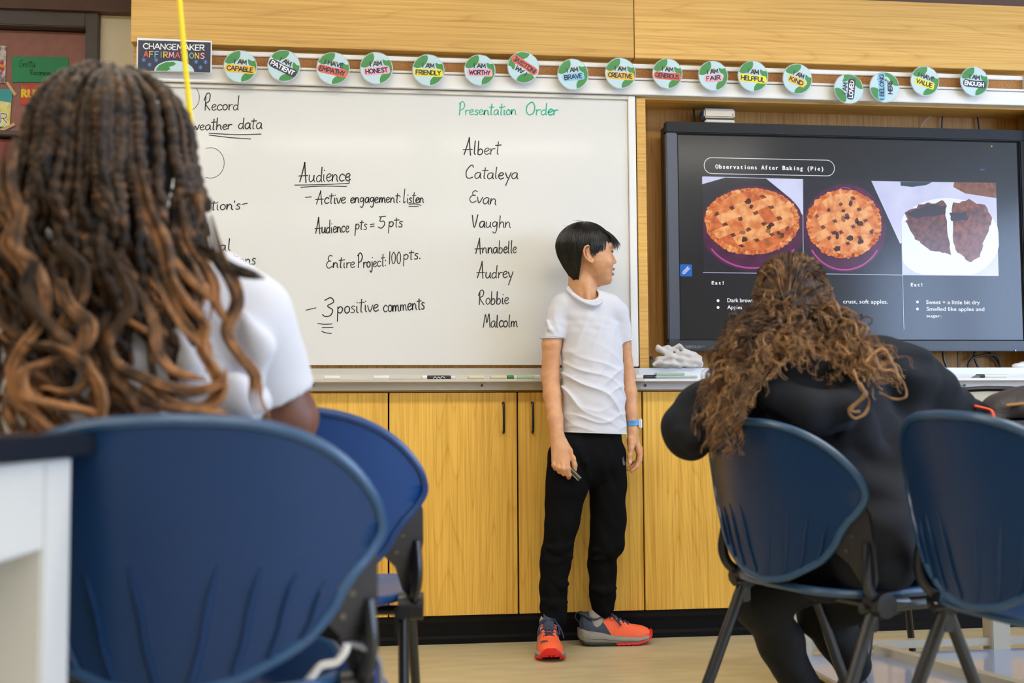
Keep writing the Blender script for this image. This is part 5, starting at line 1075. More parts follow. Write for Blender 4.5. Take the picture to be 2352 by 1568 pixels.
# watch
wc_ = B(1453.3, 970.5, .012); T_ = nrm(B(1452.5, 985, .01)-B(1450, 945, .02))
wt_ = thing('wrist_watch', 'white smart watch with light blue strap on the standing student\'s wrist', 'watch', tuple(map(float, wc_)))
P = [wc_+np.array((.0215*math.cos(a), .0225*math.sin(a), 0))-T_*0 for a in np.linspace(0, 2*PI, 32, endpoint=False)]
m = MB(); n_ = 32; V = []
for zz, rr_ in ((-.0095, 0), (-.0095, .0018), (.0095, .0018), (.0095, 0)):
    for a in np.linspace(0, 2*PI, n_, endpoint=False): V.append(wc_+np.array(((.0195+rr_)*math.cos(a), (.0212+rr_)*math.sin(a), zz+.002*math.cos(a)))) 
m.add(V, [(i*n_+j, i*n_+(j+1) % n_, ((i+1) % 4)*n_+(j+1) % n_, ((i+1) % 4)*n_+j) for i in range(4) for j in range(n_)]); m.build('strap', mat('sky_blue_silicone', (92, 158, 214), .45), wt_, smooth=True)
MB().box(wc_[0]+.019, wc_[0]+.0315, wc_[1]-.017, wc_[1]+.017, wc_[2]-.0235, wc_[2]+.018).build('case', mat('white_ceramic', (232, 238, 242), .2), wt_, bevel=.006, segs=3, smooth=True)
for i in range(4): a = -2.15+i*.26; MB().tube([wc_+np.array((.0208*math.cos(a), .0226*math.sin(a), .001)), wc_+np.array((.0217*math.cos(a), .0236*math.sin(a), .001))], .0012, 8).build('strap_hole', M_dark, wt_)
# clicker in the hand
a, b = B(1297, 1064, -.088), B(1333, 1100, -.115); rm = thing('presentation_clicker', 'grey metal stick-shaped clicker in the standing student\'s hand', 'clicker', tuple(map(float, (a+b)/2)))
tdir = nrm(b-a); side_ = nrm(np.cross(tdir, (0, 1, 0)))
def cf(u, v, d): return a+tdir*d+side_*u+np.cross(tdir, side_)*v
m = MB(); prof_ = [(.0085*math.cos(q), .0075*math.sin(q)) for q in np.linspace(-.35*PI, 1.35*PI, 16)]
m.prism(prof_, cf, 0, float(np.linalg.norm(b-a))); m.build('barrel', mat('gunmetal', (88, 88, 80), .3, .8), rm, smooth=True)
m = MB(); m.prism([(-.0095*1, -.004), (-.0095, .004), (-.0078, .005), (-.0078, -.005)], cf, .002, float(np.linalg.norm(b-a))-.002); m.build('top_strip', mat('pale_strip', (206, 206, 196), .4), rm)
# running shoes
M_org = mat('orange_mesh', (250, 104, 62), .65, bump=(900, .3, .0008)); M_navy = mat('navy_mesh', (52, 64, 84), .65, bump=(900, .3, .0008)); M_mid = mat('grey_foam', (146, 142, 134), .6); M_red = MATS['red_brown_paint']; M_rub = mat('red_rubber', (226, 30, 24), .45); M_rubd = mat('dark_rubber', (34, 38, 44), .55); M_lace = mat('navy_lace', (44, 54, 84), .7); M_sock = mat('grey_sock', (168, 164, 156), .9, bump=(500, .4, .001)); M_pink = mat('salmon_mesh', (244, 130, 112), .7)
M_up = mat('two_tone_mesh', (250, 104, 62), .65, bump=(900, .3, .0008)); nt = M_up.node_tree; a_ = nt.nodes.new('ShaderNodeAttribute'); a_.attribute_name = 'tone'; r_ = nt.nodes.new('ShaderNodeValToRGB'); r_.color_ramp.interpolation = 'CONSTANT'
r_.color_ramp.elements[0].color = lin((52, 64, 84)); r_.color_ramp.elements[1].position = .5; r_.color_ramp.elements[1].color = lin((250, 104, 62)); nt.links.new(a_.outputs['Fac'], r_.inputs['Fac']); nt.links.new(r_.outputs[0], nt.nodes['Principled BSDF'].inputs['Base Color'])
SP = [0, .012, .04, .08, .12, .16, .20, .23, .25, .262]
def shoe(label, O, fwd, side, par):
    """O heel point on the floor, fwd direction, side = +1 when the outer side faces the shoe's left"""
    f = nrm((fwd[0], fwd[1], 0)); w_ = np.array([-f[1], f[0], 0]); U = np.array([0, 0, 1.]); O = np.array(O, float)
    q = lambda s_, x, z: O+f*s_+w_*x+U*z
    hw = lambda s_: np.interp(s_, SP, [.012, .026, .034, .033, .034, .041, .046, .041, .028, .010]); cw = lambda s_: side*np.interp(s_, [0, .1, .2, .262], [0, -.003, .003, .006])
    zt = lambda s_: np.interp(s_, [0, .010, .045, .07, .11, .15, .18, .21, .245, .262], [.060, .062, .045, .050, .039, .031, .031, .027, .031, .036]); zb = lambda s_: np.interp(s_, [0, .02, .05, .09, .15, .2, .24, .262], [.028, .014, .012, .011, .009, .010, .018, .032])
    top = lambda s_: np.interp(s_, [0, .01, .028, .05, .062, .085, .10, .125, .16, .19, .23, .25, .262], [.070, .112, .118, .098, .093, .100, .106, .098, .081, .069, .062, .054, .040])
    # upper
    ns, nt_ = 70, 28; V, Fq, mi = [], [], []
    ss = np.linspace(.002, .260, ns)
    for s_ in ss:
        for j in range(nt_):
            th = PI*j/(nt_-1); h0 = zt(s_)-.004; x = hw(s_)*.97*math.copysign(abs(math.cos(th))**.75, math.cos(th)); pk = abs(math.sin(th))**(.95 if s_ < .17 else .8)
            nar = 1-.42*math.sin(th)**2*np.interp(s_, [0, .08, .16, .22], [.6, .8, .5, .1]); V.append(q(s_, cw(s_)+x*nar, h0+(top(s_)-h0)*pk))
    for i in range(ns-1):
        for j in range(nt_-1):
            Fq.append((i*nt_+j, (i+1)*nt_+j, (i+1)*nt_+j+1, i*nt_+j+1)); s_ = ss[i]; z = V[i*nt_+j][2]
            mi.append(1 if s_ < .078+(.092-z)*.62 else 0)
    Fq.append(tuple(range(nt_))[::-1]); mi.append(1); Fq.append(tuple((ns-1)*nt_+j for j in range(nt_))); mi.append(0)
    sh = meshobj('running_shoe', V, Fq, [M_up], par, True); sh['label'] = label
    at = sh.data.attributes.new('tone', 'FLOAT', 'POINT'); at.data.foreach_set('value', np.array([(ss[i//nt_]-(.078+(.092-v[2])*.62))*20+.5 for i, v in enumerate(V)], dtype=np.float32))
    # midsole and outsole as lofted bands
    def band(nm, z0, z1, grow, mt, s0=0., s1=.262, mi_=None):
        V, Fq = [], []; n = 40; ring_ = []
        for k in range(2*n):
            s_ = s0+(s1-s0)*(.5-.5*math.cos(PI*(k if k < n else 2*n-1-k)/(n-1))); g = 1 if k < n else -1; ring_.append((s_, g))
        m_ = len(ring_)
        for lv, (fz, gr) in enumerate(((0, .86), (.15, 1.0), (.5, 1.04), (.85, 1.0), (1, .95))):
            for s_, g in ring_:
                zz = z0(s_)+(z1(s_)-z0(s_))*fz; V.append(q(s_+(s_-.13)*grow*.6*gr, cw(s_)+g*(hw(s_)+grow*.12)*gr, zz))
        for lv in range(4):
            for k in range(m_): Fq.append((lv*m_+k, lv*m_+(k+1) % m_, (lv+1)*m_+(k+1) % m_, (lv+1)*m_+k))
        Fq.append(tuple(range(m_))[::-1]); Fq.append(tuple(4*m_+k for k in range(m_)))
        b = MB(); b.add(V, Fq); return b.build(nm, mt, sh, smooth=True, edge=50)
    ms = band('midsole', zb, zt, .03, M_mid)
    P = [q(s_, cw(s_)+g*(hw(s_)*1.045+.0035), zb(s_)+(zt(s_)-zb(s_))*.42) for g in (-1, 1) for s_ in (np.linspace(.01, .25, 24) if g < 0 else np.linspace(.25, .01, 24))]; MB().tube(P, .0009, 5).build('midsole_groove', mat('groove_grey', (84, 82, 78), .7), ms)
    band('heel_outsole', lambda s_: np.maximum(zb(s_)-.009, .001), lambda s_: zb(s_)+.003, .01, M_rubd, .004, .14); band('toe_outsole', lambda s_: np.maximum(zb(s_)-.006, .001), lambda s_: zb(s_)+.002+max(0, s_-.235)*.55, .04, M_rub, .128, .262)
    lm = {}
    for g in (-1, 1):
        for i, s_ in enumerate(np.linspace(.02, .255, 15)):
            x = cw(s_)+g*(hw(s_)-.003); z = max(zb(s_)-.008, 0.0); c = q(s_, x, z); m = MB(); V = [q(s_+a*.0045, x+b*.0045+g*c_*.001, z+c_*.007) for a in (-1, 1) for b in (-1, 1) for c_ in (0, 1)]
            m.add(V, [(0, 1, 3, 2), (4, 6, 7, 5), (0, 4, 5, 1), (2, 3, 7, 6), (0, 2, 6, 4), (1, 5, 7, 3)]); m.build('lug', M_rubd if s_ < .125 else M_rub, sh)
    for k, x in enumerate((-.018, -.007, .006, .018)):
        m = MB(); V = [q(.257+a*.005-abs(x)*.25, x+b*.004, .018+c_*.016) for a in (-1, 1) for b in (-1, 1) for c_ in (0, 1)]; m.add(V, [(0, 1, 3, 2), (4, 6, 7, 5), (0, 4, 5, 1), (2, 3, 7, 6), (0, 2, 6, 4), (1, 5, 7, 3)]); m.build('toe_lug', M_rub, sh, bevel=.001)
    # tongue, collar, heel loop
    MB().tube(cat([q(.150, 0, .083), q(.120, 0, .102), (q(.095, 0, .120)), q(.083, 0, .136)], 5), [.012]*3+[.018]*12+[.017], 12, flat=.32).build('tongue', M_navy, sh, smooth=True)
    cl_ = cat([q(.004, 0, .112), q(.02, .022, .108), q(.05, .028, .094), q(.08, .024, .103), q(.095, .012, .112), q(.095, -.012, .112), q(.08, -.024, .103), q(.05, -.028, .094), q(.02, -.022, .108)], 5, True); MB().tube(cl_, .0048, 8, closed=True).build('collar', M_navy, sh, smooth=True)
    MB().tube(cat([q(.012, 0, .119), q(-.006, 0, .114), q(-.012, 0, .098), q(.0, 0, .082)], 5), .004, 8, flat=.4).build('heel_loop', M_navy, sh, smooth=True)
    lz = lambda s_: top(s_)+.0035
    for i in range(5):
        s0, s1 = .098+i*.0155, .098+(i+1)*.0155; ww = .024-.0015*i
        for g in (-1, 1):
            MB().tube(cat([q(s0, g*ww, lz(s0)-.010), q((s0+s1)/2-.002, 0, lz((s0+s1)/2)+.002), q(s1, -g*ww, lz(s1)-.009)], 6), .0021, 6).build('lace', M_lace, sh, smooth=True)
        for g in (-1, 1): MB().tube([q(s1-.002, g*(ww+.002), lz(s1)-.0125), q(s1+.003, g*(ww-.005), lz(s1)-.0075)], .0036, 6).build('eyelet_patch', M_pink, sh, smooth=True)
    MB().tube(cat([q(.175, .019, lz(.175)-.008), q(.178, 0, lz(.178)+.0005), q(.175, -.019, lz(.175)-.008)], 5), .0026, 6).build('lace', M_lace, sh, smooth=True)
    for g, dz in ((1, 0), (-1, .004)):
        MB().tube(cat([q(.108, 0, .113), q(.115, -g*.02, .112+dz), q(.13, -g*.034, .088), q(.145, -g*.036, .072), q(.14, -g*.026, .082), q(.112, -g*.004, .113)], 6), .0023, 6).build('lace_loop', M_lace, sh, smooth=True)
    MB().tube(cat([q(.108, 0, .114), q(.118, side*.03, .102), q(.135, side*.046, .074), q(.142, side*.05, .058)], 5), .0022, 6).build('lace_end', M_lace, sh, smooth=True)
    so = SDF(.0025); so.cone(q(.060, 0, .055), q(.064, 0, .100), .0295, .0305, .01, sq=(1, 1, 1)); V, Q = so.mesh(); meshobj('sock', V, Q, M_sock, boy, True)
    return q, sh
qL, shL = shoe('orange and navy running shoe seen side on, toe to the right', (B(1338, 1478, 0)[0], -.098, 0), (1, 0, 0), 1, boy)
qR, shR = shoe('orange running shoe pointing toe-first at the camera', (.640, -.118, 0), (-.14, -1, 0), 1, boy)
MB().tube(cat([qR(.215, -.030, .060), qR(.218, -.018, .064), qR(.222, -.008, .064), qR(.229, -.006, .061)], 4), .0024, 6).build('swoosh_logo', mat('logo_grey', (92, 70, 74), .6), shR, smooth=True)
MB().tube(cat([qR(.233, -.030, .056), qR(.226, -.024, .062), qR(.231, -.018, .0615), qR(.225, -.012, .0635)], 4), .0014, 6).build('swoosh_logo', mat('logo_grey', (92, 70, 74), .6), shR, smooth=True)
# ================================================================== hair shading: 'tone' runs from root to tip
def hairmat(name, dark, mid, tip, spots=0., sc=40.):
    m = bpy.data.materials.new(name); m.use_nodes = True; nt = m.node_tree; b = nt.nodes['Principled BSDF']; L = nt.links.new
    b.inputs['Roughness'].default_value = .55; b.inputs['Specular IOR Level'].default_value = .3
    at = nt.nodes.new('ShaderNodeAttribute'); at.attribute_name = 'tone'; tc = nt.nodes.new('ShaderNodeTexCoord'); n = nt.nodes.new('ShaderNodeTexNoise'); n.inputs['Scale'].default_value = sc; n.inputs['Detail'].default_value = 2
    L(tc.outputs['Object'], n.inputs['Vector']); ma = nt.nodes.new('ShaderNodeMath'); ma.operation = 'MULTIPLY_ADD'; ma.inputs[1].default_value = spots; L(n.outputs['Fac'], ma.inputs[0])
    su = nt.nodes.new('ShaderNodeMath'); su.operation = 'SUBTRACT'; su.inputs[1].default_value = spots*.5; L(at.outputs['Fac'], su.inputs[0]); L(su.outputs[0], ma.inputs[2])
    r = nt.nodes.new('ShaderNodeValToRGB'); e = r.color_ramp.elements; e[0].position = .1; e[0].color = lin(dark); e[1].position = .95; e[1].color = lin(tip); q = e.new(.5); q.color = lin(mid)
    L(ma.outputs[0], r.inputs['Fac']); L(r.outputs[0], b.inputs['Base Color']); return m
def rsn(P, N):                                     # resample a polyline to N points
    P = np.array(P, float); s_ = np.r_[0, np.cumsum(np.linalg.norm(np.diff(P, axis=0), axis=1))]; t = np.linspace(0, s_[-1], N); return np.stack([np.interp(t, s_, P[:, i]) for i in range(3)], 1)
M_hood = mat('black_fleece', (32, 34, 40), .9, bump=(420, .2, .0008), spec=.2); M_blackp = mat('black_cotton', (14, 14, 16), .85)
# ================================================================== student in the black hoodie
def H(x, y, d): return D(x, y, d)
gp = chairs['girl'][0]; grz = chairs['girl'][1]; gf = np.array([-math.sin(grz), math.cos(grz), 0]); gr = np.array([gf[1], -gf[0], 0])
def GL_(r, f, z): return gp+gr*r+gf*f+np.array([0, 0, z])
girl = thing('person', 'seated student in black hoodie with long curly brown hair seen from behind', 'person', tuple(map(float, GL_(0, .22, 0))))
hf = nrm(gf*.35+np.array([.35, .8, -.02])); kg = 1.46e-3
HG = Head(H(1824, 692, 2.78), hf, kg, up=(.03, .08, 1)); s = SDF(.004); HG.sdf(s)
NK = H(1850, 850, 2.78); HP = GL_(.0, .20, .53)
s.cone(HG.p(-14, 0, -30), NK, .045, .05, .02)
CH_ = H(1880, 935, 2.76); s.cone(NK+np.array([0, 0, -.03]), CH_, .06, .085, .04); s.cone(CH_, HP, .085, .095, .04)
LS, LE, LH = H(1712, 905, 2.75), H(1583, 982, 2.72), H(1700, 985, 3.0); RS, RE, RH = H(2040, 860, 2.80), H(2140, 915, 2.86), H(2236, 955, 2.95)
s.chain([LS, LE, LH], [.04, .035, .026], .02); s.chain([RS, RE, RH], [.04, .034, .026], .02); hand(s, LH, LH-LE, (0, 0, 1), (1, 0, 0), .92); hand(s, RH, RH-RE, (0, 0, 1), (-1, .3, 0), .92)
KL, KR = GL_(-.17, .50, .50), GL_(.13, .52, .50)
s.chain([GL_(-.09, .18, .54), KL, H(1745, 1380, 2.85), H(1790, 1470, 2.9), H(1845, 1570, 2.95)], [.06, .045, .04, .036, .03], .02); s.chain([GL_(.09, .18, .54), KR, H(1890, 1400, 2.95), H(1930, 1470, 2.98), H(1957, 1520, 3.0)], [.06, .045, .04, .036, .03], .02)
SG = skin('skin_fair', (214, 164, 138), (204, 148, 122), (180, 110, 100), .06); skinobj(s, girl, SG, [HG]); HG.eyes(girl)
# hoodie
hs = SDF(.005)
hs.cone(H(1866, 878, 2.78), H(1880, 950, 2.75), .135, .165, .03, sq=(1, .78, 1)); hs.cone(H(1880, 950, 2.75), H(1905, 1130, 2.73), .165, .158, .04, sq=(1, .78, 1)); hs.cone(H(1905, 1130, 2.73), HP+np.array([0, 0, .02])+gf*.01, .158, .165, .04, sq=(1, .85, 1))
hs.chain([H(1760, 862, 2.79), LS+np.array([0, 0, .0]), H(1640, 945, 2.72), LE+np.array([.0, 0, -.002])], [.07, .078, .066, .064], .03); hs.chain([LE, H(1620, 985, 2.85), LH-(LH-LE)*.1], [.064, .05, .042], .02)
hs.chain([H(1960, 840, 2.8), H(2020, 838, 2.79), H(2080, 868, 2.80), RE+np.array([0, 0, -.01])], [.065, .07, .07, .066], .03); hs.chain([RE+np.array([0, 0, -.012]), H(2190, 940, 2.9), RH-(RH-RE)*.1], [.064, .052, .04], .02)
hs.ell(H(2145, 870, 2.84), (.045, .05, .03), .03); hs.ell(H(1595, 925, 2.73), (.04, .05, .035), .03)
hs.cone(H(2090, 1010, 2.78), GL_(.17, .16, .52), .075, .09, .05)
# hood, folded down over the shoulders
hs.chain([H(1750, 872, 2.64), H(1785, 915, 2.585), H(1850, 950, 2.565), H(1920, 940, 2.58), H(1975, 890, 2.64)], [.03, .042, .047, .042, .03], .022)
hs.chain([H(1745, 868, 2.66), H(1800, 850, 2.63), H(1870, 836, 2.62), H(1930, 838, 2.65), H(1970, 865, 2.68)], [.024]*5, .012)
hs.ell(H(1858, 880, 2.66), (.085, .05, .05), .03); hs.chain([H(1800, 920, 2.575), H(1840, 965, 2.57), H(1890, 985, 2.58)], [.012, .022, .016], .03); hs.chain([H(1828, 900, 2.565), H(1850, 930, 2.56), H(1900, 940, 2.57)], [.008, .014, .008], .015)
for pts, r in [([(2080, 850, 2.74), (2095, 890, 2.77), (2085, 935, 2.78)], .016), ([(2150, 850, 2.80), (2146, 900, 2.80), (2130, 950, 2.82)], .014), ([(1990, 960, 2.62), (2010, 1050, 2.62), (2000, 1150, 2.61)], .018), ([(1610, 900, 2.68), (1620, 935, 2.66), (1600, 960, 2.655)], .012), ([(1560, 990, 2.66), (1590, 1010, 2.66), (1620, 1000, 2.68)], .012), ([(1940, 1010, 2.61), (1975, 1000, 2.62), (2040, 960, 2.68)], .016), ([(2040, 1130, 2.64), (2080, 1220, 2.63), (2090, 1300, 2.62)], .02)]:
    hs.chain([H(*q) for q in pts], [r*.5, r, r*.5], .03)
hs.chain([H(1730, 925, 2.60), H(1790, 985, 2.55), H(1865, 1018, 2.535), H(1945, 990, 2.55), H(2000, 925, 2.61)], [.008, .012, .013, .012, .008], .02, 's')
hs.fnp(CH_-.9, CH_+.9, lambda P, d: d+.007*np.sin(P[..., 0]*26+P[..., 2]*34+2*np.sin(P[..., 2]*20))*np.sin(P[..., 2]*24-P[..., 0]*16), .001, 'd')
# keep clear of the chair seat
V, Q = hs.mesh(); hood = meshobj('hoodie', V, Q, M_hood, girl, True)
ps = SDF(.006)
ps.chain([GL_(-.09, .16, .545), GL_(-.15, .36, .535), KL], [.088, .074, .064], .03); ps.chain([GL_(.09, .16, .545), GL_(.12, .36, .535), KR], [.088, .074, .064], .03)
ps.chain([KL, H(1745, 1380, 2.85), H(1790, 1470, 2.9), H(1845, 1585, 2.95)], [.07, .060, .052, .047], .03); ps.chain([KR, H(1890, 1400, 2.95), H(1930, 1470, 2.98), H(1958, 1530, 3.0)], [.07, .062, .052, .047], .03)
ps.fnp(HP-.9, HP+.9, lambda P, d: d+.003*np.sin(P[..., 2]*55+P[..., 0]*20), .001, 'd')
ps.fnp(np.array(GL_(-.5, -.3, .3)), np.array(GL_(-.5, -.3, .3))+1e-6, lambda P: P[..., 2]*0+1, .001, 's')
V, Q = ps.mesh(); meshobj('trousers', V, Q, M_blackp, girl, True)
for c_, dv in ((H(1868, 1600, 2.97), (.25, 1, 0)), (H(1962, 1560, 3.0), (-.2, -1, 0))):
    c_ = np.array(c_); c_[2] = 0; f_ = nrm(dv); w_ = np.array([-f_[1], f_[0], 0]); U = np.array([0, 0, 1.]); sh = SDF(.004)
    sh.chain([c_-f_*.04+U*.05, c_+f_*.06+U*.045, c_+f_*.15+U*.035], [.038, .038, .032], .03); sh.cone(c_-f_*.03+U*.06, c_-f_*.02+U*.11, .036, .04, .03); sh.fnp(c_-.3, c_+.3, lambda P: P[..., 2]-.012, .002, 's')
    V, Q = sh.mesh(); o = meshobj('shoe', V, Q, M_black, girl, True)
    MB().prism([(-.078, -.036), (.1, -.042), (.17, -.03), (.185, 0), (.17, .03), (.1, .042), (-.078, .036)], lambda u, v, d: c_+f_*u+w_*v+U*d, .001, .018).build('sole', M_toe, o, bevel=.003)
# curly hair
M_curl = hairmat('brown_curls', (48, 35, 26), (108, 78, 54), (196, 148, 96), .9, 45.)
R_ = random.Random(21); EL = H(1808, 694, 2.655); N = 30; paths, rad, tone = [], [], []
sk_ = SDF(.005); sk_.ell(HG.p(-10, 0, 12), np.array((68, 55, 60))*kg, .01, R=np.array([HG.f, HG.l, HG.z])); sk_.ell(HG.p(-44, 2, -28), np.array((36, 50, 44))*kg, .03, R=np.array([HG.f, HG.l, HG.z])); sk_.ell(HG.p(-38, -6, -70), np.array((26, 56, 40))*kg, .03, R=np.array([HG.f, HG.l, HG.z]))
V, Q = sk_.mesh(); gh = meshobj('hair', V, Q, mat('brown_hair_base', (70, 46, 28), .6, noise=(60, (40, 26, 16), .35, .65), bump=(120, .6, .004)), girl, True)
hc = HG.p(-10, 0, 12)
def onhead(Pt, off): # push a point onto the scalp ellipsoid + off units
    q = (Pt-hc)/kg; a = np.array([q@HG.f, q@HG.l, q@HG.z]); r = np.array((69., 56, 61))+off; n_ = np.linalg.norm(a/r); 
    if n_ < 1: a = a/max(n_, .05)
    return hc+(HG.f*a[0]+HG.l*a[1]+HG.z*a[2])*kg
for i in range(1100):                       # swept back from the hairline to the elastic
    ph = R_.uniform(-PI*.8, PI*.8); th = R_.uniform(.75, 1.75); st_ = hc+(HG.f*math.cos(ph)*math.sin(th)*68+HG.l*math.sin(ph)*math.sin(th)*56+HG.z*math.cos(th)*60)*kg
    if abs(ph) > 1.6 and th > 1.4: th = 1.2; st_ = hc+(HG.f*math.cos(ph)*math.sin(th)*68+HG.l*math.sin(ph)*math.sin(th)*56+HG.z*math.cos(th)*60)*kg
    P = []; off = R_.uniform(-1, 5); am = R_.uniform(.0015, .006); fq = R_.uniform(1.2, 3.); p0 = R_.uniform(0, 6.28); e = EL+np.array([R_.uniform(-.012, .012), R_.uniform(-.01, .01), R_.uniform(-.008, .008)])
    for j in range(N):
        t = j/(N-1); q = st_*(1-t)+e*t; q = q+HG.z*.05*math.sin(PI*t)*(1 if th < 1.5 else .3); q = onhead(q, off*math.sin(PI*t)); q = q+(HG.l*math.sin(p0+fq*6.28*t)+HG.z*math.cos(p0+fq*6.28*t))*am*math.sin(PI*t); P.append(q)
    b_ = R_.uniform(.1, .75); paths.append(P); rad.append(np.full(N, R_.uniform(.0009, .0016))); tone.append(np.full(N, b_*.8))
EC = [((1700, 800), (1640, 1010), (35, 55), .30, 2.56, 2.50), ((1790, 740), (1800, 850), (60, 30), .30, 2.64, 2.58), ((1900, 760), (1985, 880), (65, 38), .28, 2.68, 2.62), ((1750, 760), (1700, 900), (45, 50), .22, 2.6, 2.53)]
def curl(C_, r0, turns, ph0, taper=True):
    n = len(C_); T, Nn, Bn = frames(C_); t = np.linspace(0, 1, n); rr = r0*np.clip(t*4, 0, 1)*(1-.25*t); a = ph0+turns*6.283*t; return C_+(Nn*np.cos(a)[:, None]+Bn*np.sin(a)[:, None])*rr[:, None]
p2, r2, t2 = [], [], []; N2 = 46
for i in range(950):
    k = R_.random(); g_ = EC[0] if k < .30 else EC[1] if k < .5 else EC[2] if k < .84 else EC[3]
    (mx, my), (ex, ey), (jx, jy), _, dm, de = g_
    th = R_.uniform(.5, 1.5); sd = 1 if ex > 1800 else -1
    u = R_.random(); sx = 1824+sd*R_.uniform(0, 96)*(1 if g_ is not EC[1] else .6); sy = R_.uniform(690, 790); st_ = H(sx, sy, 2.70+R_.uniform(-.04, .02))
    m_ = H(mx+R_.gauss(0, jx*.6), my+R_.gauss(0, 22), dm+R_.uniform(-.04, .05)); ln = R_.uniform(.35, 1); e = H(mx+(ex-mx)*ln+R_.gauss(0, jx*.75), my+(ey-my)*ln+R_.gauss(0, jy*.5), de+R_.uniform(-.04, .05))
    C_ = rsn(cat([st_, (st_+m_)/2+np.array([0, -.01, .008]), m_, (m_+e)/2+np.array([R_.uniform(-.02, .02), 0, 0]), e], 8), N2)
    L_ = np.linalg.norm(np.diff(C_, axis=0), axis=1).sum(); cr, tu, p0, b_ = R_.uniform(.004, .0135), L_/R_.uniform(.036, .07), R_.uniform(0, 6.28), R_.uniform(0, .5)
    for q in range(4):
        p2.append(curl(C_+np.array([R_.gauss(0, .0012) for _ in range(3)]), cr*R_.uniform(.75, 1.25), tu*R_.uniform(.97, 1.03), p0+R_.uniform(-.45, .45))); r2.append(np.linspace(1, .4, N2)*R_.uniform(.0006, .0014)); t2.append(np.clip(b_+R_.uniform(-.1, .1)+np.linspace(0, .45, N2)+(.08 if g_ in (EC[1], EC[2]) else 0), 0, 1))
for P_ in ([(1975, 880), (1985, 905), (1960, 930), (1950, 945), (1966, 960), (1990, 945), (1995, 920), (1990, 910)], [(1960, 850), (1975, 890), (1990, 905), (1955, 940), (1975, 945)], [(2010, 820), (2025, 850), (2050, 850), (2075, 880), (2080, 910), (2050, 915), (2020, 900)], [(1640, 960), (1625, 990), (1640, 1015), (1665, 1010), (1680, 1030), (1660, 1035)], [(1990, 830), (2025, 800), (2050, 830), (2070, 880)]):
    for k in range(9): p2.append(rsn(cat([H(x+R_.uniform(-3, 3), y+R_.uniform(-3, 3), 2.5+.004*k) for x, y in P_], 6), N2)); r2.append(np.linspace(1, .5, N2)*.0015); t2.append(np.full(N2, .8))
strands('curly_locks', p2, np.array(r2), 3, M_curl, gh, np.array(t2))['kind'] = 'stuff'
strands('swept_back_hair', paths, np.array(rad), 3, M_curl, gh, np.array(tone))['kind'] = 'stuff'
# flyaway frizz round the outline
p3, r3 = [], []
for i in range(420):
    ph = R_.uniform(-PI, PI); a = R_.uniform(.2, 1.9); d0 = HG.f*math.cos(ph)*math.sin(a)*66+HG.l*math.sin(ph)*math.sin(a)*56+HG.z*math.cos(a)*60; P = [hc+d0*kg*(1+.02*j)+HG.z*(-.0012*j*j*.5)+HG.l*.004*math.sin(j*.9+i) for j in range(10)]; p3.append(P); r3.append(np.full(10, .0004))
strands('flyaway_hair', p3, np.array(r3), 3, M_curl, gh, np.full((len(p3), 10), .6))['kind'] = 'stuff'
P = [EL+(HG.l*math.cos(a)*.016+HG.z*math.sin(a)*.013)+HG.f*-.006 for a in np.linspace(0, 2*PI, 24, endpoint=False)]; MB().tube(P, .0075, 8, closed=True).build('hair_tie', mat('hair_tie_black', (26, 30, 36), .8), girl, smooth=True)
# ================================================================== student with long braids, nearest the camera
def K(x, y, d): return D(x, y, d)
fp = chairs['front'][0]; frz = chairs['front'][1]; ff = np.array([-math.sin(frz), math.cos(frz), 0]); fr_ = np.array([ff[1], -ff[0], 0])
def FL_(r, f, z): return fp+fr_*r+ff*f+np.array([0, 0, z])
st2 = thing('person', 'seated student in white T-shirt with long brown braids, back to the camera', 'person', tuple(map(float, FL_(-.03, .25, 0))))
kb = 1.62e-3; HK = Head(K(262, 372, 1.78), nrm(ff+np.array([.12, 0, .05])), kb, up=(0, -.05, 1)); s = SDF(.005); HK.sdf(s)
NB, CB, HB2 = K(285, 610, 1.80), K(290, 770, 1.80), FL_(-.03, .23, .54)
s.cone(HK.p(-14, 0, -30), NB, .05, .055, .02); s.cone(NB, CB, .08, .13, .04); s.cone(CB, HB2, .13, .13, .04)
SR, ER, HR_ = K(580, 730, 1.80), K(662, 960, 1.84), K(640, 930, 2.12); SL_, EL_, HL_ = K(-20, 690, 1.84), K(-90, 960, 1.88), K(40, 930, 2.15)
HR_, HL_ = FL_(.13, .50, .66), FL_(-.16, .50, .66)
s.chain([SR, ER, HR_], [.048, .043, .03], .02); s.chain([SL_, EL_, HL_], [.048, .043, .03], .02); hand(s, HR_, ff, (0, 0, 1), (-1, 0, 0)); hand(s, HL_, ff, (0, 0, 1), (1, 0, 0))
for g in (-1, 1): s.chain([FL_(.1*g-.03, .22, .55), FL_(.13*g, .62, .56), FL_(.13*g, .66, .08)], [.08, .055, .04], .02); s.chain([FL_(.13*g, .66, .06), FL_(.13*g, .8, .04)], [.035, .03], .02)
skinobj(s, st2, skin('skin_dark', (122, 80, 62), (104, 66, 50), (120, 70, 64), .05), [HK]); HK.eyes(st2)
t_ = SDF(.006); t_.cone(K(290, 710, 1.8), K(290, 850, 1.79), .145, .178, .04, sq=(1, .68, 1)); t_.cone(K(290, 850, 1.79), HB2, .18, .165, .05, sq=(1, .72, 1))
t_.chain([K(395, 650, 1.8), K(505, 690, 1.80), SR], [.05, .06, .061], .04); t_.chain([K(180, 650, 1.82), K(60, 680, 1.83), SL_], [.05, .06, .061], .04)
for a, b in ((SR, ER), (SL_, EL_)):
    e_ = a+(b-a)*.78; n_ = nrm(b-a); t_.fnp(np.minimum(a, b)-.1, np.maximum(a, b)+.1, lambda P, a=a, b=b, e_=e_, n_=n_: np.maximum(rc(P, a, b, .060, .057), (P-e_)@n_), .02)
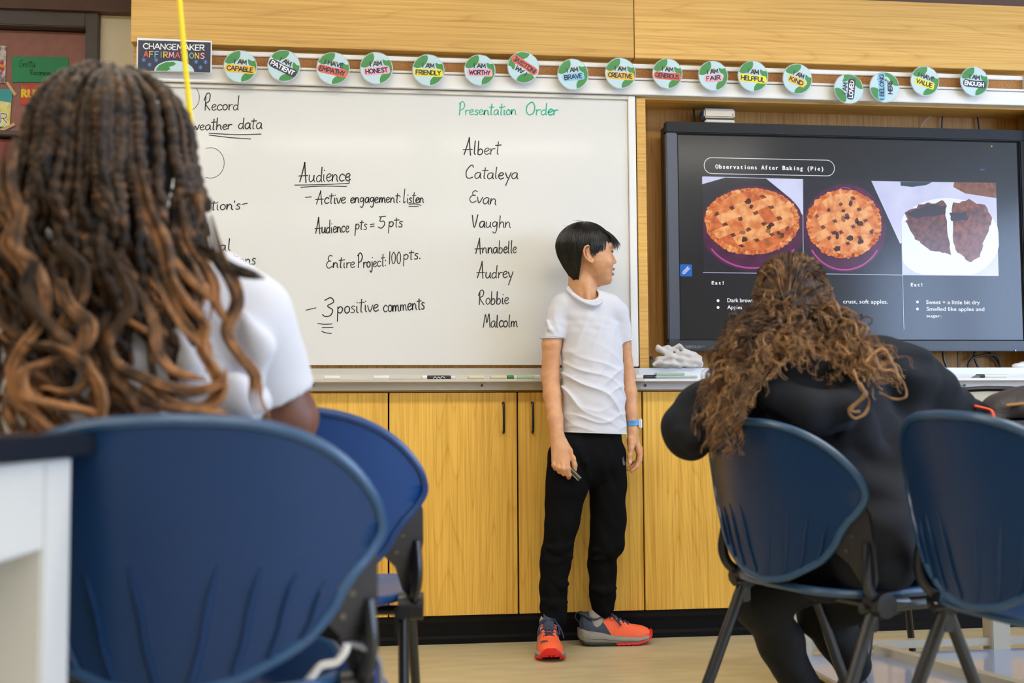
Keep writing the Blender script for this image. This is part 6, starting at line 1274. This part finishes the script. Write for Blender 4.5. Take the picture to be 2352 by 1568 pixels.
t_.chain([K(430, 606, 1.76), K(400, 622, 1.74), K(300, 640, 1.72), K(190, 628, 1.75)], [.016, .018, .018, .016], .015)
for pts, r in [([(560, 720, 1.7), (600, 800, 1.72), (595, 880, 1.73)], .016), ([(480, 900, 1.66), (540, 890, 1.67), (600, 900, 1.7)], .014), ([(470, 940, 1.655), (560, 925, 1.67), (610, 930, 1.7)], .012), ([(410, 760, 1.66), (440, 840, 1.655), (430, 910, 1.65)], .014), ([(60, 700, 1.72), (90, 800, 1.69), (60, 900, 1.68)], .016), ([(190, 720, 1.675), (200, 820, 1.665), (180, 900, 1.66)], .012)]:
    t_.chain([K(*q) for q in pts], [r*.5, r, r*.5], .03)
t_.fnp(CB-.8, CB+.8, lambda P, d: d+.003*np.sin(P[..., 0]*30+P[..., 2]*38)*np.sin(P[..., 2]*25-P[..., 0]*14), .001, 'd')
V, Q = t_.mesh(); meshobj('t_shirt', V, Q, M_tee, st2, True)
j_ = SDF(.008)
for g in (-1, 1): j_.chain([FL_(.09*g-.03, .2, .57), FL_(.13*g, .60, .57), FL_(.13*g, .64, .14)], [.1, .075, .06], .04)
V, Q = j_.mesh(); meshobj('jeans', V, Q, mat('dark_denim', (40, 50, 74), .85), st2, True)
# braids
M_braid = hairmat('braided_hair', (20, 15, 13), (78, 58, 42), (182, 128, 84), 1.1, 42.)
sc_ = SDF(.006); sc_.ell(HK.p(-8, 0, 12), np.array((69, 57, 62))*kb, .01, R=np.array([HK.f, HK.l, HK.z])); sc_.ell(HK.p(-30, 0, -30), np.array((42, 55, 52))*kb, .04, R=np.array([HK.f, HK.l, HK.z]))
V, Q = sc_.mesh(); bh = meshobj('hair', V, Q, mat('scalp_hair', (30, 22, 18), .7, bump=(90, .6, .004)), st2, True)
hc2 = HK.p(-8, 0, 10); NB_ = 110; bp_, br_, bt_ = [], [], []; R_ = random.Random(33)
for i in range(94):
    a0 = R_.uniform(-PI*.62, PI*.62)+PI; t0 = R_.uniform(.0, 1.1); layer = R_.uniform(0, 1); rs = np.array((74, 66, 66))+layer*11
    L_ = R_.uniform(.40, .58) if R_.random() < .48 else R_.uniform(.2, .34); amp = R_.uniform(.006, .024); wl = R_.uniform(.085, .17); p0 = R_.uniform(0, 6.28); P = []
    tt = t0; n1 = 44
    for j in range(n1):
        t = t0+(1.62-t0)*j/(n1-1); P.append(hc2+(HK.f*rs[0]*math.cos(a0)*math.sin(t)+HK.l*rs[1]*math.sin(a0)*math.sin(t)+HK.z*rs[2]*math.cos(t))*kb)
    base = P[-1]; out = nrm((base-hc2)*[1, 1, 0]); sw = R_.uniform(-.10, .10)
    for j in range(1, NB_-n1+1):
        q = j/(NB_-n1); dn = q*L_; ba = amp*min(1, dn/.22)
        side_ = np.array([math.cos(p0+dn/wl*6.283), math.sin(p0+dn/wl*6.283), 0])*ba
        c_ = base+np.array([0, 0, -dn])+out*(.022*math.sin(min(1, q*1.6)*PI))-out*.03*q; c_ = c_+(np.array([RT[0], RT[1], 0])*sw*q*q)
        c_[1] = min(c_[1], K(290, 800, 1.66)[1]-.004+.02*layer) if q > .3 else c_[1]; P.append(c_+side_)
    P = np.array(P); P = rsn(P, NB_); r0 = R_.uniform(.0052, .0085); j = np.arange(NB_); prof = 1+.24*np.sin(j*1.9+p0)*(j < NB_*.62); bp_.append(P); br_.append(r0*prof*np.clip((NB_-j)/14., .15, 1)*np.interp(j/NB_, [0, .5, .75, 1], [1, 1, .72, .6])); tn = np.clip((j/NB_-.42)*1.5+R_.uniform(-.12, .3), 0.12, 1); tn = np.where(j < NB_*.5, .22+.3*R_.random()*np.clip(np.sin(j*1.9+p0), 0, 1)+.1*R_.random(), tn); bt_.append(tn)
HERO = [([(322, 380), (350, 480), (385, 560), (400, 640), (440, 700), (476, 745), (470, 800), (500, 850), (516, 892), (480, 932), (410, 925), (345, 885)], .0085, 1.57, .85), ([(480, 500), (505, 590), (535, 640), (548, 690), (522, 760), (555, 820), (588, 862), (592, 915), (612, 958)], .0065, 1.60, .75),
        ([(60, 470), (40, 560), (85, 610), (108, 680), (100, 740), (60, 790), (30, 850), (45, 915), (95, 960), (125, 985)], .0095, 1.56, .9), ([(430, 540), (500, 590), (545, 618), (600, 636)], .0055, 1.6, .15), ([(60, 790), (130, 800), (195, 840), (232, 895), (238, 972)], .0095, 1.54, .8),
        ([(130, 640), (150, 700), (195, 745), (180, 800), (110, 830), (50, 855), (55, 910), (120, 930), (200, 945), (238, 965)], .0085, 1.55, .85), ([(240, 560), (280, 640), (300, 700), (252, 770), (262, 830), (330, 870), (430, 900), (505, 880), (512, 850)], .0085, 1.56, .7),
        ([(250, 720), (240, 780), (262, 850), (300, 905), (330, 955)], .010, 1.57, .6), ([(360, 620), (400, 700), (440, 760), (475, 790), (480, 850)], .006, 1.57, .8), ([(300, 640), (345, 720), (360, 800), (400, 850), (470, 870)], .008, 1.57, .75), ([(130, 560), (190, 620), (176, 700), (150, 740), (128, 780)], .007, 1.56, .6),
        ([(80, 600), (60, 660), (100, 730), (160, 790), (205, 850), (170, 900), (100, 890)], .008, 1.555, .7), ([(340, 400), (330, 470), (372, 540), (395, 600), (440, 650), (498, 700)], .008, 1.58, .8), ([(420, 470), (440, 560), (490, 640), (500, 700), (540, 760)], .006, 1.6, .8), ([(290, 880), (350, 925), (420, 940), (520, 950)], .0075, 1.57, .85), ([(30, 320), (18, 420), (40, 500), (20, 560), (60, 620), (70, 680)], .008, 1.6, .8)]
for pts, r_, d_, tn in HERO:
    for k in range(7):
        dx, dy, dd = R_.gauss(0, 7), R_.gauss(0, 4), R_.uniform(-.006, .008)
        P = rsn(cat([K(x+dx*(1+.3*math.sin(q)), y+dy, d_+dd) for q, (x, y) in enumerate(pts)], 8), NB_); bp_.append(P); br_.append(r_*R_.uniform(.34, .6)*np.clip((NB_-np.arange(NB_))/18., .25, 1)*np.clip((np.arange(NB_)+6)/24., .2, 1)); bt_.append(np.clip(np.linspace(tn-.35, tn+.1, NB_), .1, 1))
for i in range(len(bp_)):
    o = strands('braid', [bp_[i]], np.array([br_[i]]), 7, M_braid, bh, np.array([bt_[i]]))
